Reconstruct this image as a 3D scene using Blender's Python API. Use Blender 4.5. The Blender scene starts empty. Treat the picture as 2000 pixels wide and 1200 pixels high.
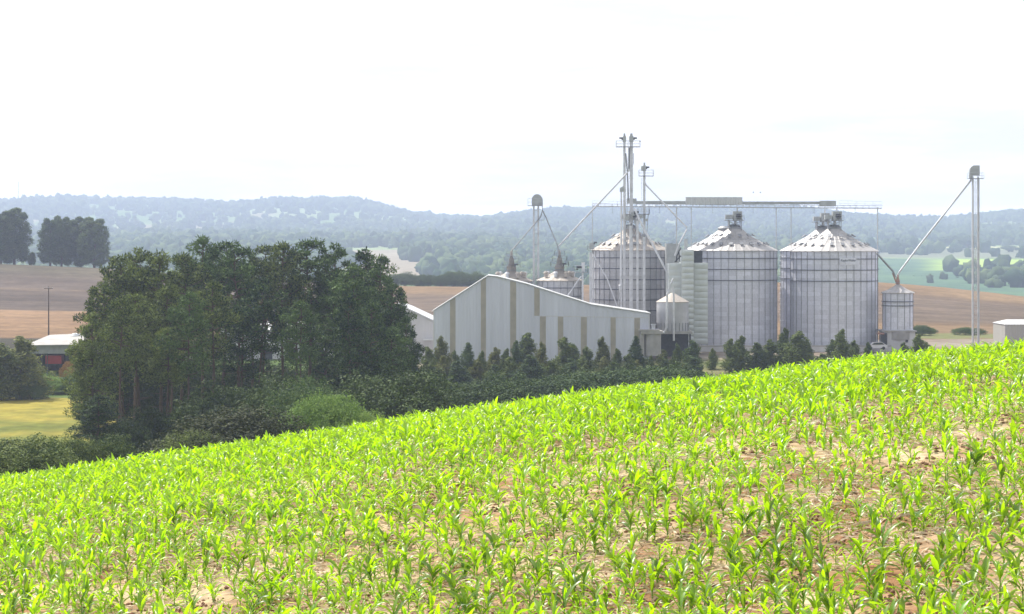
import bpy, math, random
import numpy as np
from mathutils import Vector, Matrix

R = math.radians
sc = bpy.context.scene
C = sc.collection
random.seed(7)
rng = np.random.default_rng(7)

# ------------------------------------------------------------------ camera, sky, sun, exposure
F = 4000.0            # focal length in pixels of the 2000 px wide photograph
HY = 480.0            # eye level row
cd = bpy.data.cameras.new('camera'); cam = bpy.data.objects.new('camera', cd); C.objects.link(cam)
cam.location = (0, 0, 0); cam.rotation_euler = (R(90), 0, 0)
cd.sensor_width = 36; cd.lens = 72; cd.shift_y = -0.06
cd.clip_start = 0.5; cd.clip_end = 12000
sc.camera = cam
SUN_AZ, SUN_EL = -40.0, 54.0      # degrees: left of the view direction, above the horizon
sunv = Vector((math.sin(R(SUN_AZ))*math.cos(R(SUN_EL)), math.cos(R(SUN_AZ))*math.cos(R(SUN_EL)), math.sin(R(SUN_EL))))
ld = bpy.data.lights.new('sun', 'SUN'); ld.energy = 4.9; ld.angle = R(0.6); ld.color = (1, .95, .86)
sun = bpy.data.objects.new('sun', ld); C.objects.link(sun)
sun.rotation_euler = sunv.to_track_quat('Z', 'Y').to_euler()
wd = bpy.data.worlds.new('World'); sc.world = wd; wd.use_nodes = True
nt = wd.node_tree; N = nt.nodes; L = nt.links; N.clear()
def wn(t, **k):
    n = N.new(t)
    for a, b in k.items(): setattr(n, a, b)
    return n
out = wn('ShaderNodeOutputWorld'); bg = wn('ShaderNodeBackground'); bg.inputs[1].default_value = 0.1
L.new(bg.outputs[0], out.inputs[0])
sky = wn('ShaderNodeTexSky', sky_type='NISHITA', sun_disc=False); sky.sun_elevation = R(SUN_EL); sky.sun_rotation = R(SUN_AZ)
tc = wn('ShaderNodeTexCoord')
mp = wn('ShaderNodeMapping'); mp.inputs['Scale'].default_value = (2.2, 2.2, 13)
L.new(tc.outputs['Generated'], mp.inputs[0])
no = wn('ShaderNodeTexNoise'); no.inputs['Scale'].default_value = 2.6; no.inputs['Detail'].default_value = 7; no.inputs['Roughness'].default_value = .55
L.new(mp.outputs[0], no.inputs['Vector'])
cr = wn('ShaderNodeValToRGB'); cr.color_ramp.elements[0].position = .36; cr.color_ramp.elements[1].position = .60
cr.color_ramp.elements[0].color = (7.55, 7.45, 7.45, 1); cr.color_ramp.elements[1].color = (10.3, 10.6, 11.1, 1)
L.new(no.outputs['Fac'], cr.inputs[0])
dt = wn('ShaderNodeVectorMath', operation='DOT_PRODUCT'); dt.inputs[1].default_value = (-.25, .9, -0.15)
L.new(tc.outputs['Generated'], dt.inputs[0])
mr = wn('ShaderNodeMapRange'); mr.inputs[1].default_value = -.6; mr.inputs[2].default_value = .6; mr.inputs[3].default_value = .62; mr.inputs[4].default_value = 1.15
L.new(dt.outputs['Value'], mr.inputs[0])
sx = wn('ShaderNodeSeparateXYZ'); L.new(tc.outputs['Generated'], sx.inputs[0])
zc_ = wn('ShaderNodeMath', operation='MAXIMUM'); zc_.inputs[1].default_value = .017; L.new(sx.outputs['Z'], zc_.inputs[0])
zp = wn('ShaderNodeMath', operation='POWER'); zp.inputs[1].default_value = -2.0; L.new(zc_.outputs[0], zp.inputs[0])
hz = wn('ShaderNodeMath', operation='MULTIPLY_ADD'); hz.inputs[1].default_value = .00052; hz.inputs[2].default_value = 1.12; L.new(zp.outputs[0], hz.inputs[0]); hz.inputs[1].default_value = .00042
m2 = wn('ShaderNodeMath', operation='MULTIPLY'); L.new(mr.outputs[0], m2.inputs[0]); L.new(hz.outputs[0], m2.inputs[1])
mm = wn('ShaderNodeVectorMath', operation='SCALE'); L.new(cr.outputs[0], mm.inputs[0]); L.new(m2.outputs[0], mm.inputs['Scale'])
mx = wn('ShaderNodeMix', data_type='RGBA'); mx.inputs[0].default_value = .88
L.new(sky.outputs[0], mx.inputs[6]); L.new(mm.outputs[0], mx.inputs[7]); L.new(mx.outputs[2], bg.inputs[0])
vs = sc.view_settings; vs.view_transform = 'Standard'; vs.look = 'None'; vs.exposure = 0.15; vs.gamma = 1; vs.use_curve_mapping = False
sc.render.engine = 'CYCLES'
cy = sc.cycles
cy.max_bounces = 6; cy.diffuse_bounces = 3; cy.glossy_bounces = 2; cy.transmission_bounces = 4; cy.volume_bounces = 2
cy.transparent_max_bounces = 6; cy.use_denoising = True; cy.caustics_reflective = False; cy.caustics_refractive = False
cy.sample_clamp_indirect = 6

# ------------------------------------------------------------------ helpers
def W(px, py, Y): return ((px-1000)/F*Y, Y, -(py-HY)/F*Y)

def vnoise(x, y, seed=0):
    xi = np.floor(x).astype(np.int64); yi = np.floor(y).astype(np.int64)
    fx = x-xi; fy = y-yi; fx = fx*fx*(3-2*fx); fy = fy*fy*(3-2*fy)
    def h(a, b):
        n = (a*374761393+b*668265263+seed*1274126177) & 0xffffffff
        n = ((n ^ (n >> 13))*1274126177) & 0xffffffff
        return ((n ^ (n >> 16)) & 0xffff)/65535.0
    return (h(xi, yi)*(1-fx)+h(xi+1, yi)*fx)*(1-fy)+(h(xi, yi+1)*(1-fx)+h(xi+1, yi+1)*fx)*fy
def fbm(x, y, seed=0, o=4):
    s = 0; a = .5; t = 0
    for i in range(o):
        s = s+a*vnoise(x*2**i, y*2**i, seed+i*17); t += a; a *= .5
    return s/t

def material(name, col, rough=.7, metal=0.0, var=.15, scale=1.0, bump=0.0, bscale=None, stretch=(1, 1, 1), spec=.3):
    m = bpy.data.materials.new(name); m.use_nodes = True; n = m.node_tree.nodes; l = m.node_tree.links
    b = n['Principled BSDF']; b.inputs['Roughness'].default_value = rough; b.inputs['Metallic'].default_value = metal
    b.inputs['Specular IOR Level'].default_value = spec
    t = n.new('ShaderNodeTexCoord'); mp = n.new('ShaderNodeMapping'); mp.inputs['Scale'].default_value = stretch
    l.new(t.outputs['Object'], mp.inputs[0])
    no = n.new('ShaderNodeTexNoise'); no.inputs['Scale'].default_value = scale; no.inputs['Detail'].default_value = 6
    l.new(mp.outputs[0], no.inputs['Vector'])
    r = n.new('ShaderNodeValToRGB'); r.color_ramp.elements[0].position = .3; r.color_ramp.elements[1].position = .7
    r.color_ramp.elements[0].color = tuple(c*(1-var) for c in col)+(1,); r.color_ramp.elements[1].color = tuple(min(1, c*(1+var)) for c in col)+(1,)
    l.new(no.outputs['Fac'], r.inputs[0]); l.new(r.outputs[0], b.inputs['Base Color'])
    if bump:
        nb = n.new('ShaderNodeTexNoise'); nb.inputs['Scale'].default_value = bscale or scale*5; nb.inputs['Detail'].default_value = 5
        l.new(t.outputs['Object'], nb.inputs['Vector'])
        bp = n.new('ShaderNodeBump'); bp.inputs['Strength'].default_value = bump; l.new(nb.outputs['Fac'], bp.inputs['Height']); l.new(bp.outputs[0], b.inputs['Normal'])
    return m

def leafmat(name, c1, c2, trans=.35, tcol=None, rough=.6, spec=.12, nscale=.3, dark=.55):
    """foliage: colour differs leaf by leaf and clump by clump, thin enough to let light through"""
    m = bpy.data.materials.new(name); m.use_nodes = True; n = m.node_tree.nodes; l = m.node_tree.links
    b = n['Principled BSDF']; b.inputs['Roughness'].default_value = rough; b.inputs['Specular IOR Level'].default_value = spec
    g = n.new('ShaderNodeNewGeometry'); t = n.new('ShaderNodeTexCoord')
    no = n.new('ShaderNodeTexNoise'); no.inputs['Scale'].default_value = nscale; no.inputs['Detail'].default_value = 3
    l.new(t.outputs['Object'], no.inputs['Vector'])
    a = n.new('ShaderNodeMath'); a.operation = 'MULTIPLY_ADD'; a.inputs[1].default_value = .6; a.inputs[2].default_value = -.3
    l.new(g.outputs['Random Per Island'], a.inputs[0])
    oi = n.new('ShaderNodeObjectInfo')
    a0 = n.new('ShaderNodeMath'); a0.operation = 'MULTIPLY_ADD'; a0.inputs[1].default_value = .35; l.new(oi.outputs['Random'], a0.inputs[0]); l.new(no.outputs['Fac'], a0.inputs[2])
    a2 = n.new('ShaderNodeMath'); a2.operation = 'ADD'; l.new(a.outputs[0], a2.inputs[0]); l.new(a0.outputs[0], a2.inputs[1])
    mr = n.new('ShaderNodeMapRange'); mr.inputs[1].default_value = .35; mr.inputs[2].default_value = 1.0; l.new(a2.outputs[0], mr.inputs[0])
    mxx = n.new('ShaderNodeMix'); mxx.data_type = 'RGBA'; l.new(mr.outputs[0], mxx.inputs[0])
    mxx.inputs[6].default_value = tuple(c1)+(1,); mxx.inputs[7].default_value = tuple(c2)+(1,)
    l.new(mxx.outputs[2], b.inputs['Base Color'])
    if trans:
        tr = n.new('ShaderNodeBsdfTranslucent')
        if tcol:
            mt = n.new('ShaderNodeMix'); mt.data_type = 'RGBA'; l.new(mr.outputs[0], mt.inputs[0])
            mt.inputs[6].default_value = tuple(c*dark for c in tcol)+(1,); mt.inputs[7].default_value = tuple(tcol)+(1,)
            l.new(mt.outputs[2], tr.inputs[0])
        else: l.new(mxx.outputs[2], tr.inputs[0])
        ms = n.new('ShaderNodeMixShader'); ms.inputs[0].default_value = trans
        l.new(b.outputs[0], ms.inputs[1]); l.new(tr.outputs[0], ms.inputs[2])
        l.new(ms.outputs[0], n['Material Output'].inputs['Surface'])
    return m

def npmesh(name, V, Fq, m=None, smooth=False, uv=None, color=None):
    me = bpy.data.meshes.new(name); V = np.asarray(V, dtype=np.float32); Fq = np.asarray(Fq, dtype=np.int32)
    k = Fq.shape[1]; nf = Fq.shape[0]
    me.vertices.add(len(V)); me.vertices.foreach_set('co', V.ravel())
    me.loops.add(nf*k); me.loops.foreach_set('vertex_index', Fq.ravel())
    me.polygons.add(nf); me.polygons.foreach_set('loop_start', np.arange(0, nf*k, k, dtype=np.int32)); me.polygons.foreach_set('loop_total', np.full(nf, k, dtype=np.int32))
    if smooth: me.polygons.foreach_set('use_smooth', np.ones(nf, dtype=bool))
    me.update(calc_edges=True)
    if color is not None:
        a = me.color_attributes.new('cover', 'FLOAT_COLOR', 'POINT'); a.data.foreach_set('color', np.asarray(color, dtype=np.float32).ravel())
    if m: me.materials.append(m)
    return me

def wpos(o):
    v = Vector((0, 0, 0))
    while o is not None: v += o.location; o = o.parent
    return v
def link(o, parent=None):
    C.objects.link(o)
    if parent is not None: o.parent = parent
    return o
def tag(o, label=None, cat=None, group=None, kind=None):
    if label: o['label'] = label
    if cat: o['category'] = cat
    if group: o['group'] = group
    if kind: o['kind'] = kind
    return o
def thing(name, label, cat, loc, group=None, rz=0):
    o = bpy.data.objects.new(name, None); o.empty_display_size = .5; C.objects.link(o); o.location = loc; o.rotation_euler = (0, 0, rz)
    return tag(o, label, cat, group)

class MB:
    """collects shapes in world coordinates and links them as one mesh"""
    def __init__(s): s.v = []; s.f = []; s.uv = []
    def add(s, vs, fs):
        b = len(s.v); s.v += [tuple(v) for v in vs]; s.f += [tuple(b+i for i in f) for f in fs]; return s
    def box(s, x0, x1, y0, y1, z0, z1):
        v = [(x, y, z) for z in (z0, z1) for y in (y0, y1) for x in (x0, x1)]
        return s.add(v, [(0, 2, 3, 1), (4, 5, 7, 6), (0, 1, 5, 4), (2, 6, 7, 3), (0, 4, 6, 2), (1, 3, 7, 5)])
    def beam(s, p, q, w, h=None):
        h = h or w; p = Vector(p); q = Vector(q); d = (q-p)
        if d.length < 1e-6: return s
        d.normalize(); up = Vector((0, 0, 1)) if abs(d.z) < .95 else Vector((0, 1, 0))
        a = d.cross(up).normalized()*w/2; b = a.cross(d).normalized()*h/2
        v = [p-a-b, p+a-b, p+a+b, p-a+b, q-a-b, q+a-b, q+a+b, q-a+b]
        return s.add(v, [(0, 1, 2, 3), (7, 6, 5, 4), (0, 4, 5, 1), (1, 5, 6, 2), (2, 6, 7, 3), (3, 7, 4, 0)])
    def tube(s, pts, r, n=8, cap=True):
        pts = [Vector(p) for p in pts]; rs = r if isinstance(r, (list, tuple)) else [r]*len(pts); rings = []
        for i, p in enumerate(pts):
            d = (pts[min(i+1, len(pts)-1)]-pts[max(i-1, 0)]).normalized()
            up = Vector((0, 0, 1)) if abs(d.z) < .95 else Vector((0, 1, 0))
            a = d.cross(up).normalized(); b = a.cross(d)
            rings.append([p+(a*math.cos(t)+b*math.sin(t))*rs[i] for t in [2*math.pi*k/n for k in range(n)]])
        v = [x for rr in rings for x in rr]; f = []
        for i in range(len(pts)-1):
            for k in range(n): f.append((i*n+k, i*n+(k+1) % n, (i+1)*n+(k+1) % n, (i+1)*n+k))
        if cap: f.append(tuple(range(n))[::-1]); f.append(tuple((len(pts)-1)*n+k for k in range(n)))
        return s.add(v, f)
    def lathe(s, c, prof, n=48):
        v = []; f = []
        for r, z in prof:
            for k in range(n):
                t = 2*math.pi*k/n; v.append((c[0]+r*math.cos(t), c[1]+r*math.sin(t), c[2]+z))
        for i in range(len(prof)-1):
            for k in range(n): f.append((i*n+k, i*n+(k+1) % n, (i+1)*n+(k+1) % n, (i+1)*n+k))
        return s.add(v, f)
    def prism(s, poly, y0, y1):
        """poly: list of (x, z), extruded from y0 back to y1"""
        n = len(poly); v = [(x, y0, z) for x, z in poly]+[(x, y1, z) for x, z in poly]
        f = [tuple(range(n)), tuple(range(n, 2*n))[::-1]]+[(i, i+n, (i+1) % n+n, (i+1) % n) for i in range(n)]
        return s.add(v, f)
    def build(s, name, m, parent=None, origin=None, smooth=False):
        off = wpos(parent) if parent is not None else Vector(origin or (0, 0, 0))
        me = bpy.data.meshes.new(name); me.from_pydata([(v[0]-off.x, v[1]-off.y, v[2]-off.z) for v in s.v], [], s.f)
        if smooth: me.polygons.foreach_set('use_smooth', [True]*len(me.polygons))
        me.update(); me.materials.append(m)
        o = bpy.data.objects.new(name, me); link(o, parent)
        if parent is None: o.location = off
        return o

# ------------------------------------------------------------------ terrain
CPX = np.arange(-1200, 3201, 50.)
def row(pairs):
    p = sorted(pairs.items()); return np.interp(CPX, [a for a, b in p], [b for a, b in p])
def rowpy(Y, pairs, dz=0): return -(row(pairs)-HY)/F*Y+dz
GO = [0, 900, 1300, 1900, 2600, 3600, 3900, 4600]; GN = [0, 900, 1600, 2700, 4000, 6000, 6600, 7800]
def far(Y): return np.interp(Y, GO, GN)
def unfar(Y): return np.where(Y < 0, Y, np.interp(Y, GN, GO))
ridge = {-1200: 400, -300: 402, 0: 403, 100: 399, 250: 401, 400: 405, 440: 410, 550: 398, 700: 400, 760: 416, 850: 431, 940: 438, 1000: 431, 1100: 421, 1250: 418, 1400: 416, 1560: 416, 1640: 430, 1740: 436, 1850: 438, 1920: 432, 2000: 424, 2300: 408, 3200: 400}
ROWS = [
 (100, row({-600: -13, 0: -12.6, 215: -11.7, 780: -9.6, 1250: -8.4, 1700: -7.5, 2000: -6.9, 2600: -4.5})),
 (150, row({-600: -20, 0: -19, 215: -18, 780: -15.5, 1250: -13.5, 1700: -12, 2000: -11, 2600: -8})),
 (200, row({-600: -25, 0: -24, 215: -23.5, 780: -21, 1250: -19, 1700: -17, 2000: -15, 2600: -12})),
 (250, row({-600: -26, 0: -25, 215: -25, 780: -24, 1250: -22.5, 1700: -19, 2000: -17, 2600: -14})),
 (330, row({-600: -26, 0: -24.6, 215: -24.8, 780: -24.5, 1250: -23.5, 1700: -20.8, 2000: -19.3, 2600: -17})),
 (352, row({-600: -25.6, 0: -24.2, 215: -24.5, 780: -24, 1250: -22.6, 1700: -20.6, 2000: -19.6, 2600: -17})),
 (376, row({-600: -24.4, 0: -23.1, 215: -23.2, 780: -23, 1250: -20.6, 1700: -20.5, 2000: -19.7, 2600: -18})),
 (400, row({-600: -23.4, 0: -22.5, 215: -22.5, 780: -22, 1250: -20.3, 1700: -20.4, 2000: -19.8, 2600: -18.5})),
 (425, row({-600: -21, 0: -19.8, 215: -20, 780: -21.0, 1250: -20.3, 1700: -20.4, 2000: -20.0, 2600: -19})),
 (520, row({-600: -16, 0: -16.6, 215: -16.9, 780: -18.3, 1250: -19, 1700: -19.6, 2000: -20.8, 2600: -22})),
 (620, row({-600: -11, 0: -12.2, 215: -12.9, 780: -16.8, 1250: -17, 1700: -17, 2000: -19.6, 2600: -22})),
 (720, rowpy(720, {-600: 505, 0: 515, 215: 524, 400: 540, 780: 560, 930: 561, 1250: 556, 1700: 552, 1850: 563, 2000: 580, 2600: 600})),
 (770, rowpy(770, {-600: 508, 0: 517, 215: 526, 400: 543, 780: 564, 930: 565, 1250: 560, 1700: 557, 1850: 568, 2000: 585, 2600: 604})),
 (920, row({-600: -27, 0: -29, 780: -38, 1250: -38, 2000: -40, 2600: -42})),
 (1600, row({-600: -32, 0: -32, 780: -33, 1700: -33, 2000: -33, 2600: -33})),
 (2700, rowpy(2700, {-600: 494, 0: 494, 780: 488, 1250: 500, 1700: 501, 2000: 502, 2600: 504})),
 (4000, rowpy(4000, {-600: 455, 0: 458, 500: 462, 780: 462, 1250: 466, 1700: 464, 2000: 466, 2600: 462})),
 (6000, rowpy(6000, ridge)),
 (6600, rowpy(6600, ridge, -14)),
 (7800, rowpy(7800, ridge, -70)),
]
RY = np.array([r[0] for r in ROWS], float); RZ = np.array([r[1] for r in ROWS])      # (rows, columns)
dY = np.diff(RY)[:, None]; dl = np.diff(RZ, axis=0)/dY; MS = np.zeros_like(RZ)
w1 = 2*dY[1:]+dY[:-1]; w2 = dY[1:]+2*dY[:-1]
with np.errstate(divide='ignore', invalid='ignore'):
    hm = (w1+w2)/(w1/dl[:-1]+w2/dl[1:])
MS[1:-1] = np.where(dl[:-1]*dl[1:] > 0, hm, 0); MS[0] = dl[0]; MS[-1] = dl[-1]
def table(px, Y):
    j = np.clip((px-CPX[0])/50., 0, len(CPX)-1.001); j0 = j.astype(int); fj = j-j0
    Yc = np.clip(Y, RY[0], RY[-1]); i = np.clip(np.searchsorted(RY, Yc, side='right')-1, 0, len(RY)-2)
    h = RY[i+1]-RY[i]; t = (Yc-RY[i])/h
    def col(jj):
        return (RZ[i, jj]*(2*t**3-3*t**2+1)+h*MS[i, jj]*(t**3-2*t**2+t)+RZ[i+1, jj]*(-2*t**3+3*t**2)+h*MS[i+1, jj]*(t**3-t**2))
    return col(j0)*(1-fj)+col(j0+1)*fj
def fore(X, Y):
    yy = np.maximum(Y, 0)
    z = np.where(yy < 25, -4.52-(25-yy)*.012, 0)
    k, s = .00287, .2393
    q = -8.69+s*yy-k*yy*yy
    q = np.where(yy > 66, -8.69+s*66-k*66*66+(s-2*k*66)*(yy-66), q)
    q = np.where(yy < 30, np.maximum(q, -4.6), q)
    z = np.where(yy < 25, z, q)
    Xc = np.clip(X, -40, 34)
    z = z+.122*Xc-.0017*Xc*Xc-.10+np.interp(X, [-40, -13.75, -9, -5, 0, 6, 13.75, 40], [-.2, -.24, -.33, -.36, -.17, -.06, 0, 0])*np.clip((yy-20)/25, 0, 1)
    return z
def zt(X, Y, detail=True):
    X = np.asarray(X, float); Y = np.asarray(Y, float)
    px = 1000+F*X/np.maximum(Y, 70)
    w = np.clip((Y-70)/45., 0, 1); w = w*w*(3-2*w)
    z = fore(X, Y)*(1-w)+table(px, Y)*w
    if detail:
        a = np.clip((Y-2700)/2000, 0, 1)
        z = z+a*(fbm(X/420, Y/800, 3)-.5)*38*np.clip((6200-Y)/1500, .12, 1)
        b = np.clip((Y-430)/60, 0, 1)*np.clip((900-Y)/200, 0, 1)
        z = z+b*(fbm(X/70, Y/60, 9)-.5)*1.2
        nf = np.clip((95-Y)/20, 0, 1)
        z = z+nf*((fbm(X/3., Y/3., 5)-.5)*.22+(fbm(X/.35, Y/.35, 6, 3)-.5)*.09)
        z = z+(1-nf)*np.clip((330-Y)/30, 0, 1)*(fbm(X/9, Y/9, 8)-.5)*.5
    return z
def zg(x, y): return float(zt(np.array([x]), np.array([y]))[0])
def ground(px, Y): x = (px-1000)/F*Y; return (x, Y, zg(x, Y))

def mixc(a, b, t):
    return a*(1-t[:, None])+b*t[:, None]
def sm(x, a, b):
    t = np.clip((x-a)/(b-a), 0, 1); return t*t*(3-2*t)
def cover(X, Yn):
    px = 1000+F*X/np.maximum(Yn, 70); Y = unfar(Yn); n1 = fbm(X/40, Y/40, 21)-.5; n2 = fbm(X/6, Y/6, 22)-.5
    c = lambda *a: np.array(a)[None, :].repeat(len(X), 0)
    soil = mixc(c(.33, .18, .095), c(.58, .45, .29), np.clip(.55+2.4*(fbm(X/.9, Y/.9, 31)-.5)+.8*n2, 0, 1))
    col = soil
    grass = mixc(c(.10, .13, .05), c(.20, .19, .09), np.clip(.5+2*n2, 0, 1))
    col = mixc(col, grass, sm(Y, 84, 90))
    mead = mixc(c(.155, .175, .035), c(.33, .275, .05), np.clip((Y-255)/60+2.0*n2+1.5*n1, 0, 1))*(1+.5*(fbm(X/1.5, Y/1.5, 74)-.5))[:, None]
    col = mixc(col, mead, sm(Y, 205, 215)*(1-sm(Y+n2*4, 329, 333))*(1-sm(px+n1*40, 330, 420)))
    bank = mixc(c(.06, .11, .03), c(.14, .20, .055), np.clip(.5+2.5*n2, 0, 1))
    col = mixc(col, bank, sm(Y+n2*6, 331, 334)*(1-sm(px, 700, 800)))
    yard = mixc(c(.24, .19, .15), c(.32, .28, .23), np.clip(.5+2*n2, 0, 1))
    col = mixc(col, yard, sm(Y, 370, 376)*sm(px, 640, 760))
    hedge = c(.06, .055, .04)
    col = mixc(col, hedge, sm(Y+n2*5, 398, 404)*(1-sm(px, 500, 640)))
    tan = mixc(c(.225, .14, .078), c(.275, .18, .105), np.clip(.5+1.5*n1+fbm(X/60, Y/3, 33)-.5, 0, 1))
    col = mixc(col, tan, sm(Y+n2*2, 430, 433)*(1-sm(px, 560, 700)))
    strp = fbm(X/90+.1*n1, Y/7, 41)-.5
    br = mixc(c(.085, .065, .052), c(.135, .105, .084), np.clip(.5+2.2*n1+1.4*strp, 0, 1))
    col = mixc(col, br, sm(Y, 521, 523)*(1-sm(px, 560, 700)))
    track = sm(Y+(px-0)*.06+n1*20, 604, 607)*(1-sm(Y+(px-0)*.06+n1*20, 612, 616))*(1-sm(px, 560, 700))
    col = mixc(col, c(.17, .125, .09), track*.8)
    olive = mixc(c(.085, .08, .045), c(.13, .115, .07), np.clip(.5+2*n1, 0, 1))
    col = mixc(col, olive, sm(Y+n1*30, 640, 690)*(1-sm(px, 400, 560))*.6)
    rt = mixc(c(.19, .125, .07), c(.255, .175, .10), np.clip(.5+1.6*n1+1.3*strp, 0, 1))
    brn = mixc(c(.12, .09, .065), c(.18, .135, .10), np.clip(.5+2*strp, 0, 1))
    R_ = sm(px, 620, 700)
    col = mixc(col, rt, sm(Y, 438, 446)*R_)
    col = mixc(col, brn, sm(Y+n1*40, 505, 540)*(1-sm(Y+n1*40, 640, 690))*R_)
    fine_ = fbm(X/140, Y/1.3, 71, 3)-.5; lines = np.sin((Y+14*fbm(X/160, Y/160, 72))*1.9)
    fl = 1+sm(Y, 436, 445)*(1-sm(Y, 760, 780))*(.45*fine_+.05*lines+.5*(fbm(X/5, Y/5, 73)-.5)); col = col*fl[:, None]
    weed = c(.17, .20, .08)
    col = mixc(col, weed, np.clip(sm(Y+n2*16, 444, 449)*(1-sm(Y+n2*16, 468, 478)), 0, 1)*sm(px, 1760, 1800)*.8)
    # beyond the crest
    past = mixc(c(.14, .24, .08), c(.29, .37, .17), np.clip(.5+3.4*(fbm(X/190, Yn/500, 51)-.5), 0, 1))
    past = mixc(past, c(.34, .29, .20), sm(fbm(X/310, Y/520, 57), .60, .66)*.8)
    col = mixc(col, past, sm(Y, 765, 790))
    g1 = mixc(c(.07, .14, .09), c(.11, .20, .10), np.clip(.5+2*n1, 0, 1))
    col = mixc(col, g1, sm(Y, 900, 1000)*(1-sm(Y+n1*60, 1830, 1850))*sm(px+n1*50, 1560, 1640))
    lime = c(.42, .58, .12)
    col = mixc(col, lime, sm(Y-(px-1750)*.35, 1530, 1560)*(1-sm(Y+n1*40, 1820, 1840))*sm(px+n1*20, 1780, 1880))
    tl = mixc(c(.30, .25, .18), c(.38, .33, .24), np.clip(.5+2*n1, 0, 1))
    col = mixc(col, tl, sm(Y, 1330, 1380)*(1-sm(Y+n1*40, 1890, 1910))*sm(px+n1*60, 640, 700)*(1-sm(px+n1*80, 840, 920)))
    dusk = c(.22, .24, .16)
    col = mixc(col, dusk, sm(Y, 1850, 1880)*(1-sm(Y+n1*60, 2120, 2150))*sm(px+n1*40, 1640, 1720))
    col = mixc(col, c(.55, .56, .30), sm(Y, 2150, 2170)*(1-sm(Y, 2270, 2290))*sm(px+n1*40, 1640, 1900)*(1-sm(px+n1*60, 2150, 2200)))
    col = mixc(col, c(.50, .40, .26), sm(Y, 3380, 3420)*sm(px, 1830, 1860)*(1-sm(px, 1925, 1935)))
    return col

def cover_mat(name, bump, bscale, rough=.95, nscale=2.0, fine=.18):
    m = bpy.data.materials.new(name); m.use_nodes = True; n = m.node_tree.nodes; l = m.node_tree.links; b = n['Principled BSDF']
    b.inputs['Roughness'].default_value = rough; b.inputs['Specular IOR Level'].default_value = .1
    at = n.new('ShaderNodeAttribute'); at.attribute_name = 'cover'; t = n.new('ShaderNodeTexCoord')
    no = n.new('ShaderNodeTexNoise'); no.inputs['Scale'].default_value = nscale; no.inputs['Detail'].default_value = 8; l.new(t.outputs['Object'], no.inputs['Vector'])
    mr = n.new('ShaderNodeMapRange'); mr.inputs[1].default_value = .3; mr.inputs[2].default_value = .7; mr.inputs[3].default_value = 1-fine; mr.inputs[4].default_value = 1+fine
    l.new(no.outputs['Fac'], mr.inputs[0])
    v = n.new('ShaderNodeVectorMath'); v.operation = 'SCALE'; l.new(at.outputs['Color'], v.inputs[0]); l.new(mr.outputs[0], v.inputs['Scale'])
    l.new(v.outputs[0], b.inputs['Base Color'])
    nb = n.new('ShaderNodeTexNoise'); nb.inputs['Scale'].default_value = bscale; nb.inputs['Detail'].default_value = 6; l.new(t.outputs['Object'], nb.inputs['Vector'])
    bp = n.new('ShaderNodeBump'); bp.inputs['Strength'].default_value = bump; bp.inputs['Distance'].default_value = .5/bscale; l.new(nb.outputs['Fac'], bp.inputs['Height']); l.new(bp.outputs[0], b.inputs['Normal'])
    return m

ycuts = np.concatenate([np.linspace(-60, 14, 20)[:-1], np.arange(14, 78, .19), np.linspace(78, 460, 190)[:-1], np.linspace(460, 800, 100)[:-1], 800*(7800/800.)**np.linspace(0, 1, 340)])
uc = np.concatenate([np.linspace(-.75, -.31, 40)[:-1], np.linspace(-.31, .31, 430), np.linspace(.31, .75, 40)[1:]])
def sheet(name, a, b, m):
    ys = ycuts[a:b]; Yg, Ug = np.meshgrid(ys, uc, indexing='ij'); Xg = Ug*(np.abs(Yg)+12)
    X = Xg.ravel(); Y = Yg.ravel(); Z = zt(X, Y); nr, nc = len(ys), len(uc)
    i = (np.arange(nr-1)[:, None]*nc+np.arange(nc-1)[None, :]).ravel()
    Fq = np.stack([i, i+1, i+nc+1, i+nc], 1)
    col = np.concatenate([cover(X, Y), np.ones((len(X), 1))], 1)
    o = bpy.data.objects.new(name, npmesh(name, np.stack([X, Y, Z], 1), Fq, m, True, color=col)); link(o); tag(o, kind='structure'); return o
i1 = int(np.searchsorted(ycuts, 92)); i2 = int(np.searchsorted(ycuts, 800))
sheet('field_soil', 0, i1+1, cover_mat('soil', .9, 9, nscale=7, fine=.35))
sheet('valley_ground', i1, i2+1, cover_mat('valley_land', .5, 1.2, nscale=.5))
sheet('distant_hills', i2, len(ycuts), cover_mat('hill_land', .4, .12, nscale=.06))

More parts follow.
